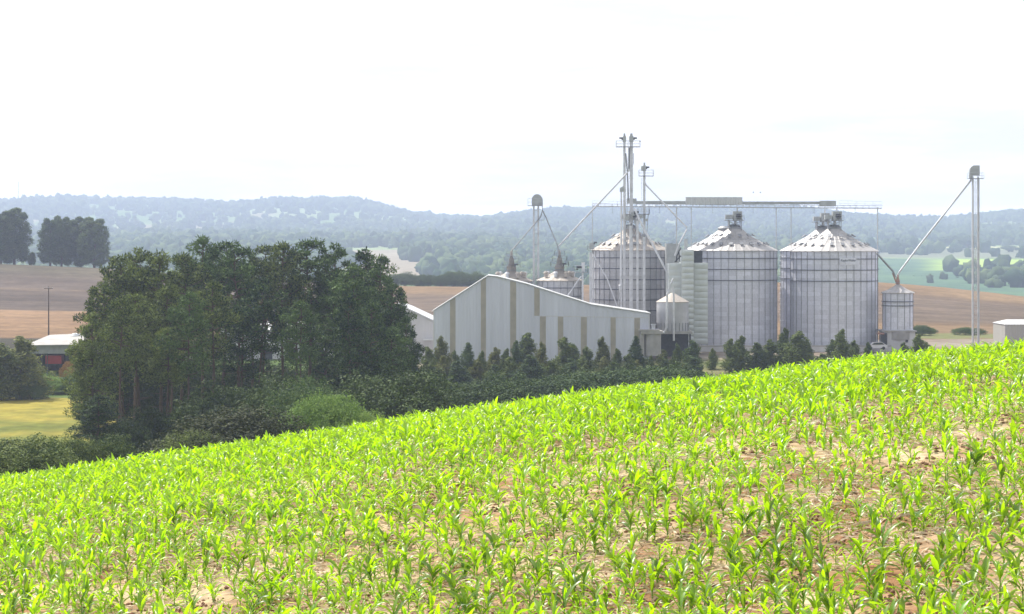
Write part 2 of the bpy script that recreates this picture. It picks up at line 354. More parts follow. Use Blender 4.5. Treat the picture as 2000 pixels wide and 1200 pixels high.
# ------------------------------------------------------------------ corn
M_corn = leafmat('corn_leaf', (.09, .25, .03), (.18, .38, .03), trans=.62, tcol=(.60, .98, .004), rough=.40, spec=1.0, nscale=1.6, dark=.36)
_b = M_corn.node_tree.nodes['Principled BSDF']; _b.inputs['Coat Weight'].default_value = .7; _b.inputs['Coat Roughness'].default_value = .34; _b.inputs['Coat IOR'].default_value = 1.75
M_stalk = material('corn_stalk', (.20, .36, .08), .5, var=.2, scale=8)
def corn_variant(k):
    r = np.random.default_rng(100+k); V = []; Q = []; SV = []; SQ = []
    hs = r.uniform(.16, .25); nl = int(r.integers(6, 9)); ph = r.uniform(0, 6.28)
    n = 6
    for i, t in enumerate(np.linspace(0, 1, 4)):
        rad = .013*(1-.55*t)
        for j in range(n): SV.append((rad*math.cos(j*2*math.pi/n), rad*math.sin(j*2*math.pi/n), t*hs))
    for i in range(3):
        for j in range(n): SQ.append((i*n+j, i*n+(j+1) % n, (i+1)*n+(j+1) % n, (i+1)*n+j))
    for i in range(nl):
        t = i/(nl-1); az = ph+math.pi*i+r.normal(0, .35); h0 = .03+t*(hs-.03)
        Ln = (.17+.17*math.sin(math.pi*(.15+.7*t)))*r.uniform(.8, 1.25); wm = r.uniform(.024, .040)*(1.0 if t > .2 else .7)
        e0 = R(r.uniform(38, 66)+18*t); bend = R(r.uniform(60, 150)*(1-.6*t)); ns = 7; p = np.array([0, 0, h0]); d = np.array([math.cos(az), math.sin(az), 0.]); sd = np.array([-math.sin(az), math.cos(az), 0.])
        tw = r.normal(0, .8); base = len(V)
        for s in range(ns):
            u = s/(ns-1); e = e0-bend*u**1.5; T = d*math.cos(e)+np.array([0, 0, math.sin(e)]); Nn = -d*math.sin(e)+np.array([0, 0, math.cos(e)])
            w = wm*(min(1, .35+2.2*u))*(1-u**2.6)+.001
            sdt = sd*math.cos(tw*u)+Nn*math.sin(tw*u); nnt = Nn*math.cos(tw*u)-sd*math.sin(tw*u)
            ed = .006*math.sin(u*16+i)
            V += [p-sdt*w+nnt*(w*.38+ed), p, p+sdt*w+nnt*(w*.38-ed)]
            p = p+T*Ln/(ns-1)
        for s in range(ns-1):
            a = base+s*3; Q += [(a, a+1, a+4, a+3), (a+1, a+2, a+5, a+4)]
    return np.array(SV), np.array(SQ), np.array(V), np.array(Q)
variants = [corn_variant(k) for k in range(12)]
vm = []
for k, (a, b, c, d) in enumerate(variants):
    vm.append((npmesh('stalk', a, b, M_stalk, True), npmesh('foliage', c, d, M_corn, True)))
PL = []
row_dir = R(17)
for ri in np.arange(-95, 130, .60):
    s = np.arange(-90, 90, .158); s = s+rng.normal(0, .035, len(s)); off = ri+rng.normal(0, .05, len(s))+.25*np.sin(s/9)
    x = s*math.cos(row_dir)-off*math.sin(row_dir); y = s*math.sin(row_dir)+off*math.cos(row_dir)+35
    k = (y > 14) & (y < 82) & (np.abs(x) < y*.27+1.5) & (rng.random(len(s)) > .14)
    PL.append(np.stack([x[k], y[k]], 1))
PL = np.concatenate(PL)
PL = PL[(fbm(PL[:, 0]/1.6, PL[:, 1]/1.6, 77) > .30) | ((rng.random(len(PL)) > .5) | (PL[:, 1] > 42))]
PZ = zt(PL[:, 0], PL[:, 1])-.01
nP = len(PL); rot = rng.uniform(0, 2*math.pi, nP)*0+rng.uniform(0, 2*math.pi, nP); scl = rng.uniform(.56, 1.06, nP)*(.72+.5*fbm(PL[:, 0]/5, PL[:, 1]/5, 78)); var = rng.integers(0, 12, nP); lean = rng.normal(0, .07, (nP, 2))
py_base = HY-PZ/PL[:, 1]*F; px_base = 1000+PL[:, 0]/PL[:, 1]*F
infr = (py_base < 1230) & (px_base > -5) & (px_base < 2005)
order = np.argsort(np.where(infr, PL[:, 1]/scl, 1e9)); near = order[:300]; isnear = np.zeros(nP, bool); isnear[near] = True
for i in near:
    e = thing('corn_plant', 'young bright green corn plant in the nearest rows along the bottom of the field', 'corn plant', (PL[i, 0], PL[i, 1], PZ[i]), 'corn plants in the nearest rows', rot[i])
    e.rotation_euler = (lean[i, 0], lean[i, 1], rot[i]); e.scale = (scl[i],)*3
    for me in vm[var[i]]: link(bpy.data.objects.new(me.name.split('.')[0], me), e)
allV = []; allQ = []; b0 = 0; mi = []
for k in range(12):
    idx = np.where((var == k) & ~isnear)[0]
    for part in (0, 1):
        V0, Q0 = variants[k][part*2], variants[k][part*2+1]
        c_, s_ = np.cos(rot[idx])*scl[idx], np.sin(rot[idx])*scl[idx]
        X = V0[None, :, 0]*c_[:, None]-V0[None, :, 1]*s_[:, None]+V0[None, :, 2]*(lean[idx, 1]*scl[idx])[:, None]+PL[idx, 0][:, None]
        Y = V0[None, :, 0]*s_[:, None]+V0[None, :, 1]*c_[:, None]-V0[None, :, 2]*(lean[idx, 0]*scl[idx])[:, None]+PL[idx, 1][:, None]
        Z = V0[None, :, 2]*scl[idx][:, None]+PZ[idx][:, None]
        allV.append(np.stack([X, Y, Z], 2).reshape(-1, 3))
        q = (Q0[None]+(np.arange(len(idx))*len(V0))[:, None, None]+b0).reshape(-1, 4); allQ.append(q); b0 += len(idx)*len(V0); mi.append(np.full(len(q), 1-part))
me = npmesh('corn_crop', np.concatenate(allV), np.concatenate(allQ), M_corn, True); me.materials.append(M_stalk); me.polygons.foreach_set('material_index', np.concatenate(mi).astype(np.int32))
tag(link(bpy.data.objects.new('corn_crop', me)), 'dense crop of young green corn covering the slope up to its crest', 'corn', kind='stuff')
print('corn plants', nP)

# straw, clods and small weeds between the corn
def scatter(n, ymax=66):
    Y = np.sqrt(rng.uniform(16**2, ymax**2, n)); X = rng.uniform(-.265, .265, n)*Y; return X, Y
def leafquads(P, l, w, r, flat=1.0, up=0.0):
    n = len(P); a = r.normal(0, 1, (n, 3)); a[:, 2] = a[:, 2]*flat+up; a /= np.linalg.norm(a, axis=1)[:, None]
    b = np.cross(a, r.normal(0, 1, (n, 3))); b /= np.linalg.norm(b, axis=1)[:, None]
    l = np.broadcast_to(l, n)[:, None]*.5; w = np.broadcast_to(w, n)[:, None]*.5
    V = np.stack([P-a*l, P+b*w-a*l*.1, P+a*l, P-b*w-a*l*.1], 1).reshape(-1, 3); return V, np.arange(n*4).reshape(-1, 4)
def stuff(name, V, Q, m, label, cat):
    return tag(link(bpy.data.objects.new(name, npmesh(name, V, Q, m))), label, cat, kind='stuff')
X, Y = scatter(110000); kk = fbm(X/1.4, Y/1.4, 88) > .40; X, Y = X[kk], Y[kk]
P = np.stack([X, Y, zt(X, Y)+.02+rng.random(len(X))*.02], 1); V, Q = leafquads(P, rng.uniform(.12, .42, len(X)), rng.uniform(.015, .04, len(X)), rng, flat=.15)
stuff('straw_litter', V, Q, leafmat('straw', (.50, .38, .26), (.80, .70, .54), trans=.2, rough=.6), 'pale dry straw scattered on the red soil between the corn plants', 'straw')
X, Y = scatter(60000); kk = fbm(X/.9, Y/.9, 90) > .48; X, Y = X[kk], Y[kk]; n = len(X)
s = rng.uniform(.010, .045, n)[:, None, None]; octv = np.array([(1, 0, 0), (0, 1, 0), (-1, 0, 0), (0, -1, 0), (0, 0, .8), (0, 0, -.6)]); octf = np.array([(0, 1, 4), (1, 2, 4), (2, 3, 4), (3, 0, 4), (1, 0, 5), (2, 1, 5), (3, 2, 5), (0, 3, 5)])
V = (octv[None]*s*rng.uniform(.6, 1.4, (n, 6, 1))+np.stack([X, Y, zt(X, Y)+.01], 1)[:, None]).reshape(-1, 3); Q = (octf[None]+(np.arange(n)*6)[:, None, None]).reshape(-1, 3)
stuff('soil_clods', V, Q, material('clod', (.33, .19, .13), .95, var=.4, scale=3), 'reddish brown clods lying on the soil of the corn field', 'soil clods')
X, Y = scatter(11000); kk = fbm(X/2.5, Y/2.5, 92) > .47; X, Y = X[kk], Y[kk]; n = len(X)
P = np.repeat(np.stack([X, Y, zt(X, Y)], 1), 9, 0)+np.abs(rng.normal(0, 1, (n*9, 3)))*np.array([.0, .0, .06])+rng.normal(0, .05, (n*9, 3))*np.array([1, 1, 0])
V, Q = leafquads(P, rng.uniform(.06, .16, n*9), rng.uniform(.012, .03, n*9), rng, up=.5)
stuff('low_weeds', V, Q, leafmat('weed', (.14, .26, .05), (.30, .42, .08), trans=.4, tcol=(.5, .7, .06)), 'low green and yellowish weeds between the corn plants', 'weeds')

# ------------------------------------------------------------------ trees
M_bark = material('pine_bark', (.12, .085, .065), .9, var=.3, scale=2, bump=.4)
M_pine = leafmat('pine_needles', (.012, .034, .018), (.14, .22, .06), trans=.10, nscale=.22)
M_pinel = leafmat('sun_painted_pine_needles', (.03, .055, .02), (.26, .32, .08), trans=.25, nscale=.3)  # lighter copy of the pine needles, sunlight painted into the leaf colour
M_cyp = leafmat('cypress_leaf', (.045, .085, .025), (.21, .26, .07), trans=.2, nscale=.5, rough=.6)
M_broad = leafmat('broad_leaf', (.05, .10, .035), (.17, .24, .08), trans=.3, nscale=.35)
M_euc = leafmat('eucalyptus_leaf', (.045, .09, .04), (.16, .22, .08), trans=.2, nscale=.15)
M_bright = leafmat('bright_bush_leaf', (.14, .24, .05), (.32, .44, .11), trans=.35, nscale=.5)
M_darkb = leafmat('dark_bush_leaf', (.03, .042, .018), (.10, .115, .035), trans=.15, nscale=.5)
M_garden = leafmat('garden_leaf', (.06, .10, .03), (.26, .28, .08), trans=.3, nscale=.35)
M_garden2 = leafmat('olive_conifer_leaf', (.05, .08, .02), (.24, .25, .07), trans=.2, nscale=.5)
M_cyp2 = leafmat('dark_conifer_leaf', (.03, .065, .025), (.13, .19, .06), trans=.2, nscale=.5)
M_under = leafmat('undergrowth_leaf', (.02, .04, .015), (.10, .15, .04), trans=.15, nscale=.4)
M_yel = leafmat('yellow_leaf', (.16, .20, .04), (.40, .36, .07), trans=.35, nscale=.5)
M_orange = leafmat('orange_leaf', (.22, .12, .03), (.40, .22, .05), trans=.3, nscale=.8)

def pine_proto(k, H=24., low=.36, rad=3.9):
    """trunk with whorled limbs; needle tufts cluster toward the limb ends"""
    r = np.random.default_rng(300+k); T = MB(); pts = []; x = y = 0.
    for i in range(9):
        t = i/8; pts.append((x, y, t*H*.97)); x += r.normal(0, .12); y += r.normal(0, .12)
    T.tube(pts, [.20*(1-.85*i/8)+.02 for i in range(9)], 8)
    Pd = []; Sz = []
    z = H*low; ax = lambda zz: np.array([np.interp(zz, [p[2] for p in pts], [p[0] for p in pts]), np.interp(zz, [p[2] for p in pts], [p[1] for p in pts]), zz])
    a = r.uniform(0, 6.28)
    while z < H*.97:
        t = (z/H-low)/(1-low); env = rad*(1-t**2.2)**.8*(.6+.4*min(1, t*3.2))+.3
        for b in range(3 if t < .7 else 2):
            a += 2.4+r.normal(0, .35); ln = env*r.uniform(.5, 1.12); e = R(r.uniform(0, 26)+30*t); p0 = ax(z+r.uniform(-.4, .4))
            p1 = p0+np.array([math.cos(a)*math.cos(e), math.sin(a)*math.cos(e), math.sin(e)*.8])*ln
            T.tube([p0, (p0+p1)/2-np.array([0, 0, .08*ln]), p1], [.08, .05, .02], 4, cap=False)
            Pd.append(p1); Sz.append(r.uniform(.6, 1.2)*(1.1-.5*t))
            if ln > 2.0: Pd.append(p0+(p1-p0)*.55+r.normal(0, .3, 3)); Sz.append(r.uniform(.6, .95))
        z += r.uniform(.75, 1.15)*(1-.42*t)
    Pd.append(ax(H*.985)); Sz.append(.6)
    for i in range(5):      # dead lower limbs
        zz = H*r.uniform(.15, low); a = r.uniform(0, 6.28); p0 = ax(zz); T.tube([p0, p0+np.array([math.cos(a), math.sin(a), .1])*r.uniform(.6, 1.8)], [.04, .01], 4, cap=False)
    Pd = np.array(Pd); Sz = np.array(Sz); m = 120; n = len(Pd)*m
    D = r.normal(0, 1, (n, 3)); D /= np.linalg.norm(D, axis=1)[:, None]
    rough_ = 1+.22*np.sin(D[:, 0]*6+np.repeat(r.uniform(0, 6, len(Pd)), m))*np.cos(D[:, 1]*7+D[:, 2]*5)
    Pp = np.repeat(Pd, m, 0)+D*(np.repeat(Sz, m)*rough_*r.uniform(.72, 1.05, n))[:, None]*np.array([1, 1, .72])
    hn = int(n*.6); sel = r.permutation(n); A, B = sel[:hn], sel[hn:]
    V1, _ = shell_leaves(Pp[A], D[A], r.uniform(.3, .5, len(A)), r.uniform(.12, .22, len(A)), r, .4)
    d = D[B]+np.array([0, 0, .5])+r.normal(0, .2, (len(B), 3)); d /= np.linalg.norm(d, axis=1)[:, None]; bb_ = np.cross(d, r.normal(0, 1, d.shape)); bb_ /= np.linalg.norm(bb_, axis=1)[:, None]
    l = r.uniform(.25, .5, len(B))[:, None]; w = r.uniform(.04, .09, len(B))[:, None]; V2 = np.stack([Pp[B], Pp[B]+d*l*.4+bb_*w, Pp[B]+d*l, Pp[B]+d*l*.4-bb_*w], 1).reshape(-1, 3); V = np.concatenate([V1, V2])
    tm = bpy.data.meshes.new('trunk'); tm.from_pydata(T.v, [], T.f); tm.materials.append(M_bark)
    return tm, npmesh('crown', V, np.arange(n*4).reshape(-1, 4), M_pine), H

def shell_leaves(P, D, l, w, r, jit=.55):
    Nn = D+r.normal(0, jit, D.shape); Nn /= np.linalg.norm(Nn, axis=1)[:, None]
    a = np.cross(Nn, r.normal(0, 1, D.shape)); a /= np.linalg.norm(a, axis=1)[:, None]; b = np.cross(Nn, a)
    l = l[:, None]*.5; w = w[:, None]*.5
    return np.stack([P-a*l, P+b*w-a*l*.15, P+a*l, P-b*w-a*l*.15], 1).reshape(-1, 3), np.arange(len(P)*4).reshape(-1, 4)
def clump_crown(r, lobes, per, leaf, clump=.5, m=10, shell=.55):
    """lobes: (centre, radii). Clumps of leaf-sized faces through the outer volume of every lobe"""
    Cs = []; Ds = []
    for (c, rr), nn in zip(lobes, per):
        d = r.normal(0, 1, (nn, 3)); d /= np.linalg.norm(d, axis=1)[:, None]; q = (r.uniform(shell**3, 1, nn)**(1/3))[:, None]
        Cs.append(np.array(c)+d*q*np.array(rr)*(1+.12*np.sin(d[:, :1]*7+d[:, 2:]*5))); Ds.append(d)
    Cs = np.concatenate(Cs); Ds = np.concatenate(Ds); n = len(Cs)*m; q = r.normal(0, 1, (n, 3)); q /= np.linalg.norm(q, axis=1)[:, None]
    P = np.repeat(Cs, m, 0)+q*clump*r.uniform(.4, 1, (n, 1)); D = np.repeat(Ds, m, 0)*.8+q; return shell_leaves(P, D, r.uniform(.7, 1.4, n)*leaf, r.uniform(.4, .8, n)*leaf, r, .5)

def tree_proto(k, kind):
    r = np.random.default_rng(500+k); T = MB(); lobes = []; per = []
    if kind == 'cypress':      # H 10
        H = 10.; T.tube([(0, 0, 0), (0, 0, H*.9)], [.16, .03], 6)
        for i in range(16):
            t = i/15; z = H*(.10+.84*t); rr = (2.5*(1-t)**.6*(.78+.22*math.sin(k+i*2.1))+.22)
            a = r.uniform(0, 6.28); lobes.append(((math.cos(a)*rr*.45, math.sin(a)*rr*.45, z), (rr*.72, rr*.72, rr*.8+.3))); per.append(int(26+50*rr))
        V, Q = clump_crown(r, lobes, per, .24, .3, 9); mm = M_cyp
    elif kind == 'euc':        # H 21, several leafy lobes down to the ground
        H = 21.; T.tube([(0, 0, 0), (.3, .2, H*.5), (.1, 0, H*.86)], [.4, .25, .06], 8)
        for i in range(26):
            t = i/25; z = H*(.10+.84*t); rr = 7.0*(math.sin(math.pi*min(1, (.22+.68*t)))**.6)*.62; a = i*2.4+r.uniform(-.3, .3)
            lobes.append(((math.cos(a)*rr*.75, math.sin(a)*rr*.75, z), (rr*.52, rr*.52, rr*.5))); per.append(110)
            T.tube([(0, 0, max(1, z-2.5)), (math.cos(a)*rr*.7, math.sin(a)*rr*.7, z)], [.1, .03], 5, cap=False)
        V, Q = clump_crown(r, lobes, per, .45, .6, 10); mm = M_euc
    elif kind == 'broad':      # H 9
        H = 9.; T.tube([(0, 0, 0), (.2, 0, H*.4), (0, 0, H*.75)], [.25, .16, .05], 7)
        for i in range(11):
            a = i*2.4; q = r.uniform(.2, 1); rr = r.uniform(1.5, 2.4)
            lobes.append(((math.cos(a)*3.2*q, math.sin(a)*3.2*q, H*(.34+.40*(1-q*.55)*r.uniform(.7, 1.15))), (rr*1.15, rr*1.15, rr*.85))); per.append(90)
            T.tube([(0, 0, H*.28), lobes[-1][0]], [.1, .03], 5, cap=False)
        V, Q = clump_crown(r, lobes, per, .40, .6, 9); mm = M_broad
    else:                      # bush: H 4, foliage to the ground
        H = 4.
        for i in range(5): T.tube([(0, 0, 0), (math.cos(i*1.3)*1.4, math.sin(i*1.3)*1.4, 2.2)], [.07, .02], 5, cap=False)
        for i in range(13):
            a = i*2.4; q = math.sqrt((i+.5)/13); rr = r.uniform(.9, 1.5)
            lobes.append(((math.cos(a)*2.6*q, math.sin(a)*2.2*q, H*(.28+.42*(1-q*q)*r.uniform(.8, 1.1))), (rr*1.1, rr, rr*.95))); per.append(230)
        V, Q = clump_crown(r, lobes, per, .11, .22, 12); mm = M_broad
    tm = bpy.data.meshes.new('trunk'); tm.from_pydata(T.v, [], T.f); tm.materials.append(M_bark)
    return tm, npmesh('crown', V, Q, mm), H
pines = [pine_proto(k, low=(.54, .60, .40, .62, .44, .20)[k], rad=(3.9, 3.4, 4.3, 3.6, 3.2, 4.2)[k]) for k in range(6)]
cyps = [tree_proto(k, 'cypress') for k in range(4)]
eucs = [tree_proto(10+k, 'euc') for k in range(3)]
broads = [tree_proto(20+k, 'broad') for k in range(3)]
bushes = [tree_proto(30+k, 'bush') for k in range(3)]
recol = {}
def recolour(me, m):
    key = (me.name, m.name)
    if key not in recol:
        c = me.copy(); c.name = 'crown'; c.materials.clear(); c.materials.append(m); recol[key] = c
    return recol[key]
def plant(name, proto, px, top, Y, label, cat, group=None, wide=1.0, m=None, base=None, rz=None, x=None):
    """stand a tree on the ground under column px, its top reaching row top; base: row of its foot if it shows"""
    g = ground(px, Y) if x is None else (x, Y, zg(x, Y))
    ztop = -(top-HY)/F*Y; h = max(.6, ztop-g[2]); s = h/proto[2]
    e = thing(name, label, cat, (g[0], g[1], g[2]-.05), group, random.uniform(0, 6.28) if rz is None else rz)
    e.scale = (s*wide, s*wide, s)
    link(bpy.data.objects.new('trunk', proto[0]), e); link(bpy.data.objects.new('crown', recolour(proto[1], m) if m else proto[1]), e)
    return e

# the stand of pines: (column, row of the top, distance, proto, width)
sky_pines = [
 (178, 612, 228, 5, 1.15, 'short pale green pine at the left edge of the pine stand, beside the open shed'),
 (206, 552, 236, 2, 1.1, 'leafy pine at the left edge of the stand, just above the tan field'),
 (240, 500, 242, 0, 1.1, 'leftmost full height pine of the stand, sunlit on its left side'),
 (275, 486, 250, 2, 1.05, 'round topped sunlit pine, second full height one from the left'),
 (312, 492, 244, 4, 1.1, 'pine third from the left along the skyline of the stand'),
 (348, 500, 252, 1, 1.1, 'pine left of the dip before the tall pointed pines'),
 (396, 462, 262, 0, 1.05, 'tallest pine on the left half of the stand, rising above its neighbours'),
 (432, 473, 256, 3, 1.15, 'broad pine just right of the tallest pine of the left half'),
 (468, 486, 248, 1, 1.1, 'pine with level crown, right of the two tallest of the left half'),
 (512, 480, 262, 3, 1.0, 'thin see-through pine in the middle of the stand'),
 (552, 474, 256, 0, 1.1, 'pine in the middle of the stand, left of the round twin crowns'),
 (604, 471, 262, 1, 1.25, 'round crowned tall pine right of the middle of the stand'),
 (656, 477, 258, 2, 1.05, 'round crowned pine above the light green bush'),
 (690, 520, 246, 4, 1.2, 'lower pine in the dip between the two right hand peaks of the stand'),
 (714, 487, 262, 4, 1.15, 'spire topped pine, first of the peaked crowns on the right'),
 (738, 500, 256, 5, 1.0, 'spiky pine beside the spire topped one, right of it'),
 (764, 556, 250, 2, 1.0, 'pine stepping down at the right flank of the stand'),
 (790, 618, 246, 5, 1.0, 'last full pine at the right end of the stand, branches reaching to the white barn'),
]
for px, top, Y, k, w, lb in sky_pines:
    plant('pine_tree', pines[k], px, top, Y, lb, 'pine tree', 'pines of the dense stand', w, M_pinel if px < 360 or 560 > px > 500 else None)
ORD = ['first', 'second', 'third', 'fourth', 'fifth', 'sixth', 'seventh', 'eighth', 'ninth', 'tenth', 'eleventh', 'twelfth', 'thirteenth', 'fourteenth', 'fifteenth', 'sixteenth', 'seventeenth', 'eighteenth', 'nineteenth', 'twentieth', 'twenty-first', 'twenty-second', 'twenty-third', 'twenty-fourth', 'twenty-fifth']
def rk(lst, i): return sorted(range(len(lst)), key=lambda j: lst[j][0]).index(i)
fill = [(226, 585), (268, 575), (322, 560), (372, 570), (430, 552), (505, 560), (680, 575), (725, 590), (765, 640), (322, 640), (700, 640), (468, 598), (590, 590)]
for i, (px, top) in enumerate(fill):
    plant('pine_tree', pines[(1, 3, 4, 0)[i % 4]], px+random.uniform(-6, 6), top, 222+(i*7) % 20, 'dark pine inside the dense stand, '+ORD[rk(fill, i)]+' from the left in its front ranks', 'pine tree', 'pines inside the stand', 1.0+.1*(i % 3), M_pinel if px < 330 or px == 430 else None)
for i, px in enumerate((262, 335, 412, 495, 580, 633, 700)):
    plant('pine_tree', pines[i % 6], px, 522+(i*13) % 18, 272+i*2 % 7, 'dark pine at the back of the stand, '+ORD[i]+' of the back row from the left', 'pine tree', 'pines at the back of the stand', 1.1)
# undergrowth and bushes in front of the stand
plant('young_pine', pines[5], 185, 772, 214, 'small pine with low spreading branches over the yellow meadow', 'pine tree', None, 2.3)
under = [(240, 815), (285, 795), (330, 800), (385, 785), (430, 765), (480, 725), (530, 760), (575, 730), (625, 745), (675, 720), (720, 740), (765, 705), (812, 712)]
for i, (px, top) in enumerate(under):
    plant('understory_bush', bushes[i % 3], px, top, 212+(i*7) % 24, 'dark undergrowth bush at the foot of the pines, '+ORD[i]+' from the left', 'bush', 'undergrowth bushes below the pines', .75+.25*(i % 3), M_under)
for i, px in enumerate(range(236, 800, 36)):  # extra bushes added as a dark backing between the trunks
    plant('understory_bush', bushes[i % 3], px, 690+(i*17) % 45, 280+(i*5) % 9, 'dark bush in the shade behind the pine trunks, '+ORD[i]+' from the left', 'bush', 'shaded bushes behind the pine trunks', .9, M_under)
for i, px in enumerate(range(830, 1330, 40)):
    plant('low_bush', bushes[i % 3], px, 748-(px-830)*.09+(i*7) % 9, 250+(i*5) % 9, 'low dark bush between the corn and the conifer row, '+ORD[i]+' from the left', 'bush', 'low bushes below the conifer row', 1.6, M_cyp2)
plant('round_bush', bushes[0], 640, 757, 178, 'large light green rounded bush in front of the pines', 'bush', None, .95, M_bright)
plant('small_bush', bushes[2], 706, 790, 176, 'small light green bush attached right of the large rounded bush', 'bush', None, .8, M_bright)
plant('background_bush', bushes[1], 612, 742, 192, 'grey green bush just behind the large light green bush', 'bush', None, .9, M_broad)
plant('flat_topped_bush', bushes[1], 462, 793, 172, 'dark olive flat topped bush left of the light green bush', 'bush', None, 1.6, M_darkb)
plant('shrub', bushes[2], 395, 828, 168, 'small grey green shrub at the left foot of the flat topped bush', 'bush', None, 1.0, M_cyp)
plant('dark_shrub', bushes[0], 140, 846, 150, 'near black shrub on the field edge below the meadow', 'bush', None, 1.0, M_cyp)
plant('dark_shrub', bushes[1], 212, 852, 152, 'dark shrub between the black shrub and the pine trunks', 'bush', None, 1.1, M_cyp)
plant('corner_bush', bushes[2], 12, 836, 140, 'dark bush at the bottom of the meadow, leftmost of all', 'bush', None, 1.5, M_cyp)
plant('corner_bush', bushes[0], 62, 868, 142, 'low dark bush beside the leftmost bush below the meadow', 'bush', None, 1.2, M_broad)
# trees and shrubs near the open shed
plant('garden_tree', cyps[0], 40, 655, 330, 'rounded green tree with a reddish top left of the open shed', 'tree', None, 2.1, M_garden)
plant('garden_tree', cyps[1], 0, 668, 326, 'yellowish green tree cut by the left picture edge', 'tree', None, 2.0, M_garden)
plant('garden_tree', broads[2], -30, 650, 340, 'tree just outside the left edge of the picture', 'tree', None, .9, M_broad)
plant('garden_shrub', bushes[0], 62, 738, 328, 'grey green shrub on the bank below the rounded tree', 'bush', None, .9, M_broad)
plant('garden_shrub', bushes[1], 92, 731, 340, 'bright green shrub on the bank in front of the open shed', 'bush', None, 1.5, M_bright)
plant('garden_shrub', bushes[2], 130, 732, 342, 'green shrub on the bank right of the bright one', 'bush', None, 1.7, M_broad)
plant('garden_shrub', bushes[1], 165, 745, 338, 'dark shrub at the pine side end of the bank', 'bush', None, 1.6, M_cyp)
plant('yellow_tree', cyps[1], 158, 662, 352, 'pale yellow green tree at the right corner of the open shed', 'tree', None, 1.3, M_yel)
plant('orange_shrub', bushes[0], 134, 702, 362, 'orange flowering shrub by the post of the open shed', 'bush', None, .55, M_orange)
# eucalyptus on the crest of the brown hill
for i, (px, top, w, lb) in enumerate([(2, 412, .8, 'leftmost eucalyptus on the brown hill, cut by the picture edge'), (28, 405, .9, 'eucalyptus with the highest crown of the left hill crest'), (62, 492, .9, 'small dark tree in the gap between the eucalyptus groups'), (98, 426, .8, 'eucalyptus at the left of the middle group on the brown hill'), (120, 421, .75, 'eucalyptus at the right of the middle group on the brown hill'), (158, 423, .95, 'wide eucalyptus on the left of the last pair'), (184, 424, .95, 'wide eucalyptus at the right end of the hill crest'), (-30, 420, 1, 'eucalyptus just outside the left picture edge'), (218, 500, .8, 'tiny tree right of the last eucalyptus, half behind the pines')]):
    plant('eucalyptus_tree', eucs[i % 3], px, top, 735+(i % 3)*6, lb, 'tree', 'trees on the crest of the brown hill', w*1.4)
# trees on the crest behind the barn
for i, (px, top, w) in enumerate([(772, 533, 1.6), (792, 531, 1.3), (815, 533, 1.5), (838, 534, 1.3), (862, 536, 1.2), (885, 526, 1.4), (902, 529, 1.3), (932, 531, 1.2), (958, 540, 1.5), (985, 542, 1.4), (1060, 545, 1.5), (1120, 540, 1.5)]):
    plant('crest_tree', bushes[i % 3], px, top, 745+i % 4*5, ['round tree on the crest behind the barn, %s from the pines', 'low tree on the crest, %s'][px > 940] % (['first', 'second', 'third', 'fourth', 'fifth', 'sixth and highest', 'seventh', 'eighth'][i] if px < 940 else ['left of the first small silo', 'behind the first small silo', 'between the small silos', 'behind the second small silo'][i-8]), 'tree', 'trees on the crest behind the barn', w*.9, M_euc)
# isolated trees on the far slopes at the right
M_far = leafmat('far_foliage', (.035, .07, .035), (.15, .20, .08), trans=0, nscale=.006, rough=.9, spec=.05)
DT = [(1740, 466, 2080, 1.2), (1760, 471, 2060, 1.3), (1775, 468, 2100, 1.0), (1875, 455, 2150, 1.7), (1890, 462, 2120, 1.3), (1862, 460, 2160, 1.3), (1840, 508, 1790, 1.5), (1850, 512, 1760, 1.0), (1785, 538, 1480, 1.3), (1800, 540, 1470, 1.4), (1850, 541, 1450, 1.5), (1870, 540, 1440, 1.3), (1885, 542, 1440, 1.3), (1945, 545, 1380, 1.3), (1965, 542, 1380, 1.6), (1985, 540, 1370, 1.6), (2000, 540, 1360, 1.5), (1930, 560, 1330, 1.5), (1950, 562, 1320, 1.6), (1975, 560, 1310, 1.5), (1905, 568, 1300, 1.5), (1970, 478, 2050, 1.5), (1990, 482, 2040, 1.3)]
for i, (px, top, Y, w) in enumerate(DT):
    where = ('bluish tree on the edge of the far green field', 'bluish tree among those above the lime green field')[Y > 1700]
    plant('distant_tree', broads[i % 3], px, top, float(far(Y)), where+', '+ORD[rk([(q[0], 0) for q in DT if (q[2] > 1700) == (Y > 1700)], [q[0] for q in DT if (q[2] > 1700) == (Y > 1700)].index(px))]+' from the left', 'tree', ('trees dotting the far green field', 'trees above the lime green field')[Y > 1700], w*1.7, M_far)
# row of young cypress-like trees in front of barn and silos
names = {835: 'at the left end of the row, before the back barn wall', 862: 'with a thin spire, before the left corner of the barn', 888: 'before the first tan strip of the barn', 915: 'slim, between the first and second tan strips', 942: 'before the second tan strip of the barn', 968: 'right of the second tan strip', 990: 'left of the third tan strip of the barn', 1008: 'narrow, before the third tan strip', 1030: 'the tallest and widest of the row', 1058: 'on the right flank of the tallest tree of the row', 1103: 'rounded, before the middle tan strip', 1122: 'small, behind the rounded one', 1145: 'before the fourth short tan strip', 1176: 'spire shaped, left of the fifth tan strip', 1205: 'yellow green, right of the fifth tan strip', 1243: 'dark and narrow, before the last tan strip', 1272: 'low, before the concrete tank', 1296: 'left of the round bin stand', 1322: 'brownish topped, below the round bin', 1352: 'at the foot of the ribbed dryer'}
tops = {835: 676, 862: 656, 888: 684, 915: 668, 942: 684, 968: 678, 990: 680, 1008: 664, 1030: 649, 1058: 668, 1103: 658, 1122: 672, 1145: 676, 1176: 657, 1205: 680, 1243: 655, 1272: 694, 1296: 682, 1322: 670, 1352: 663}
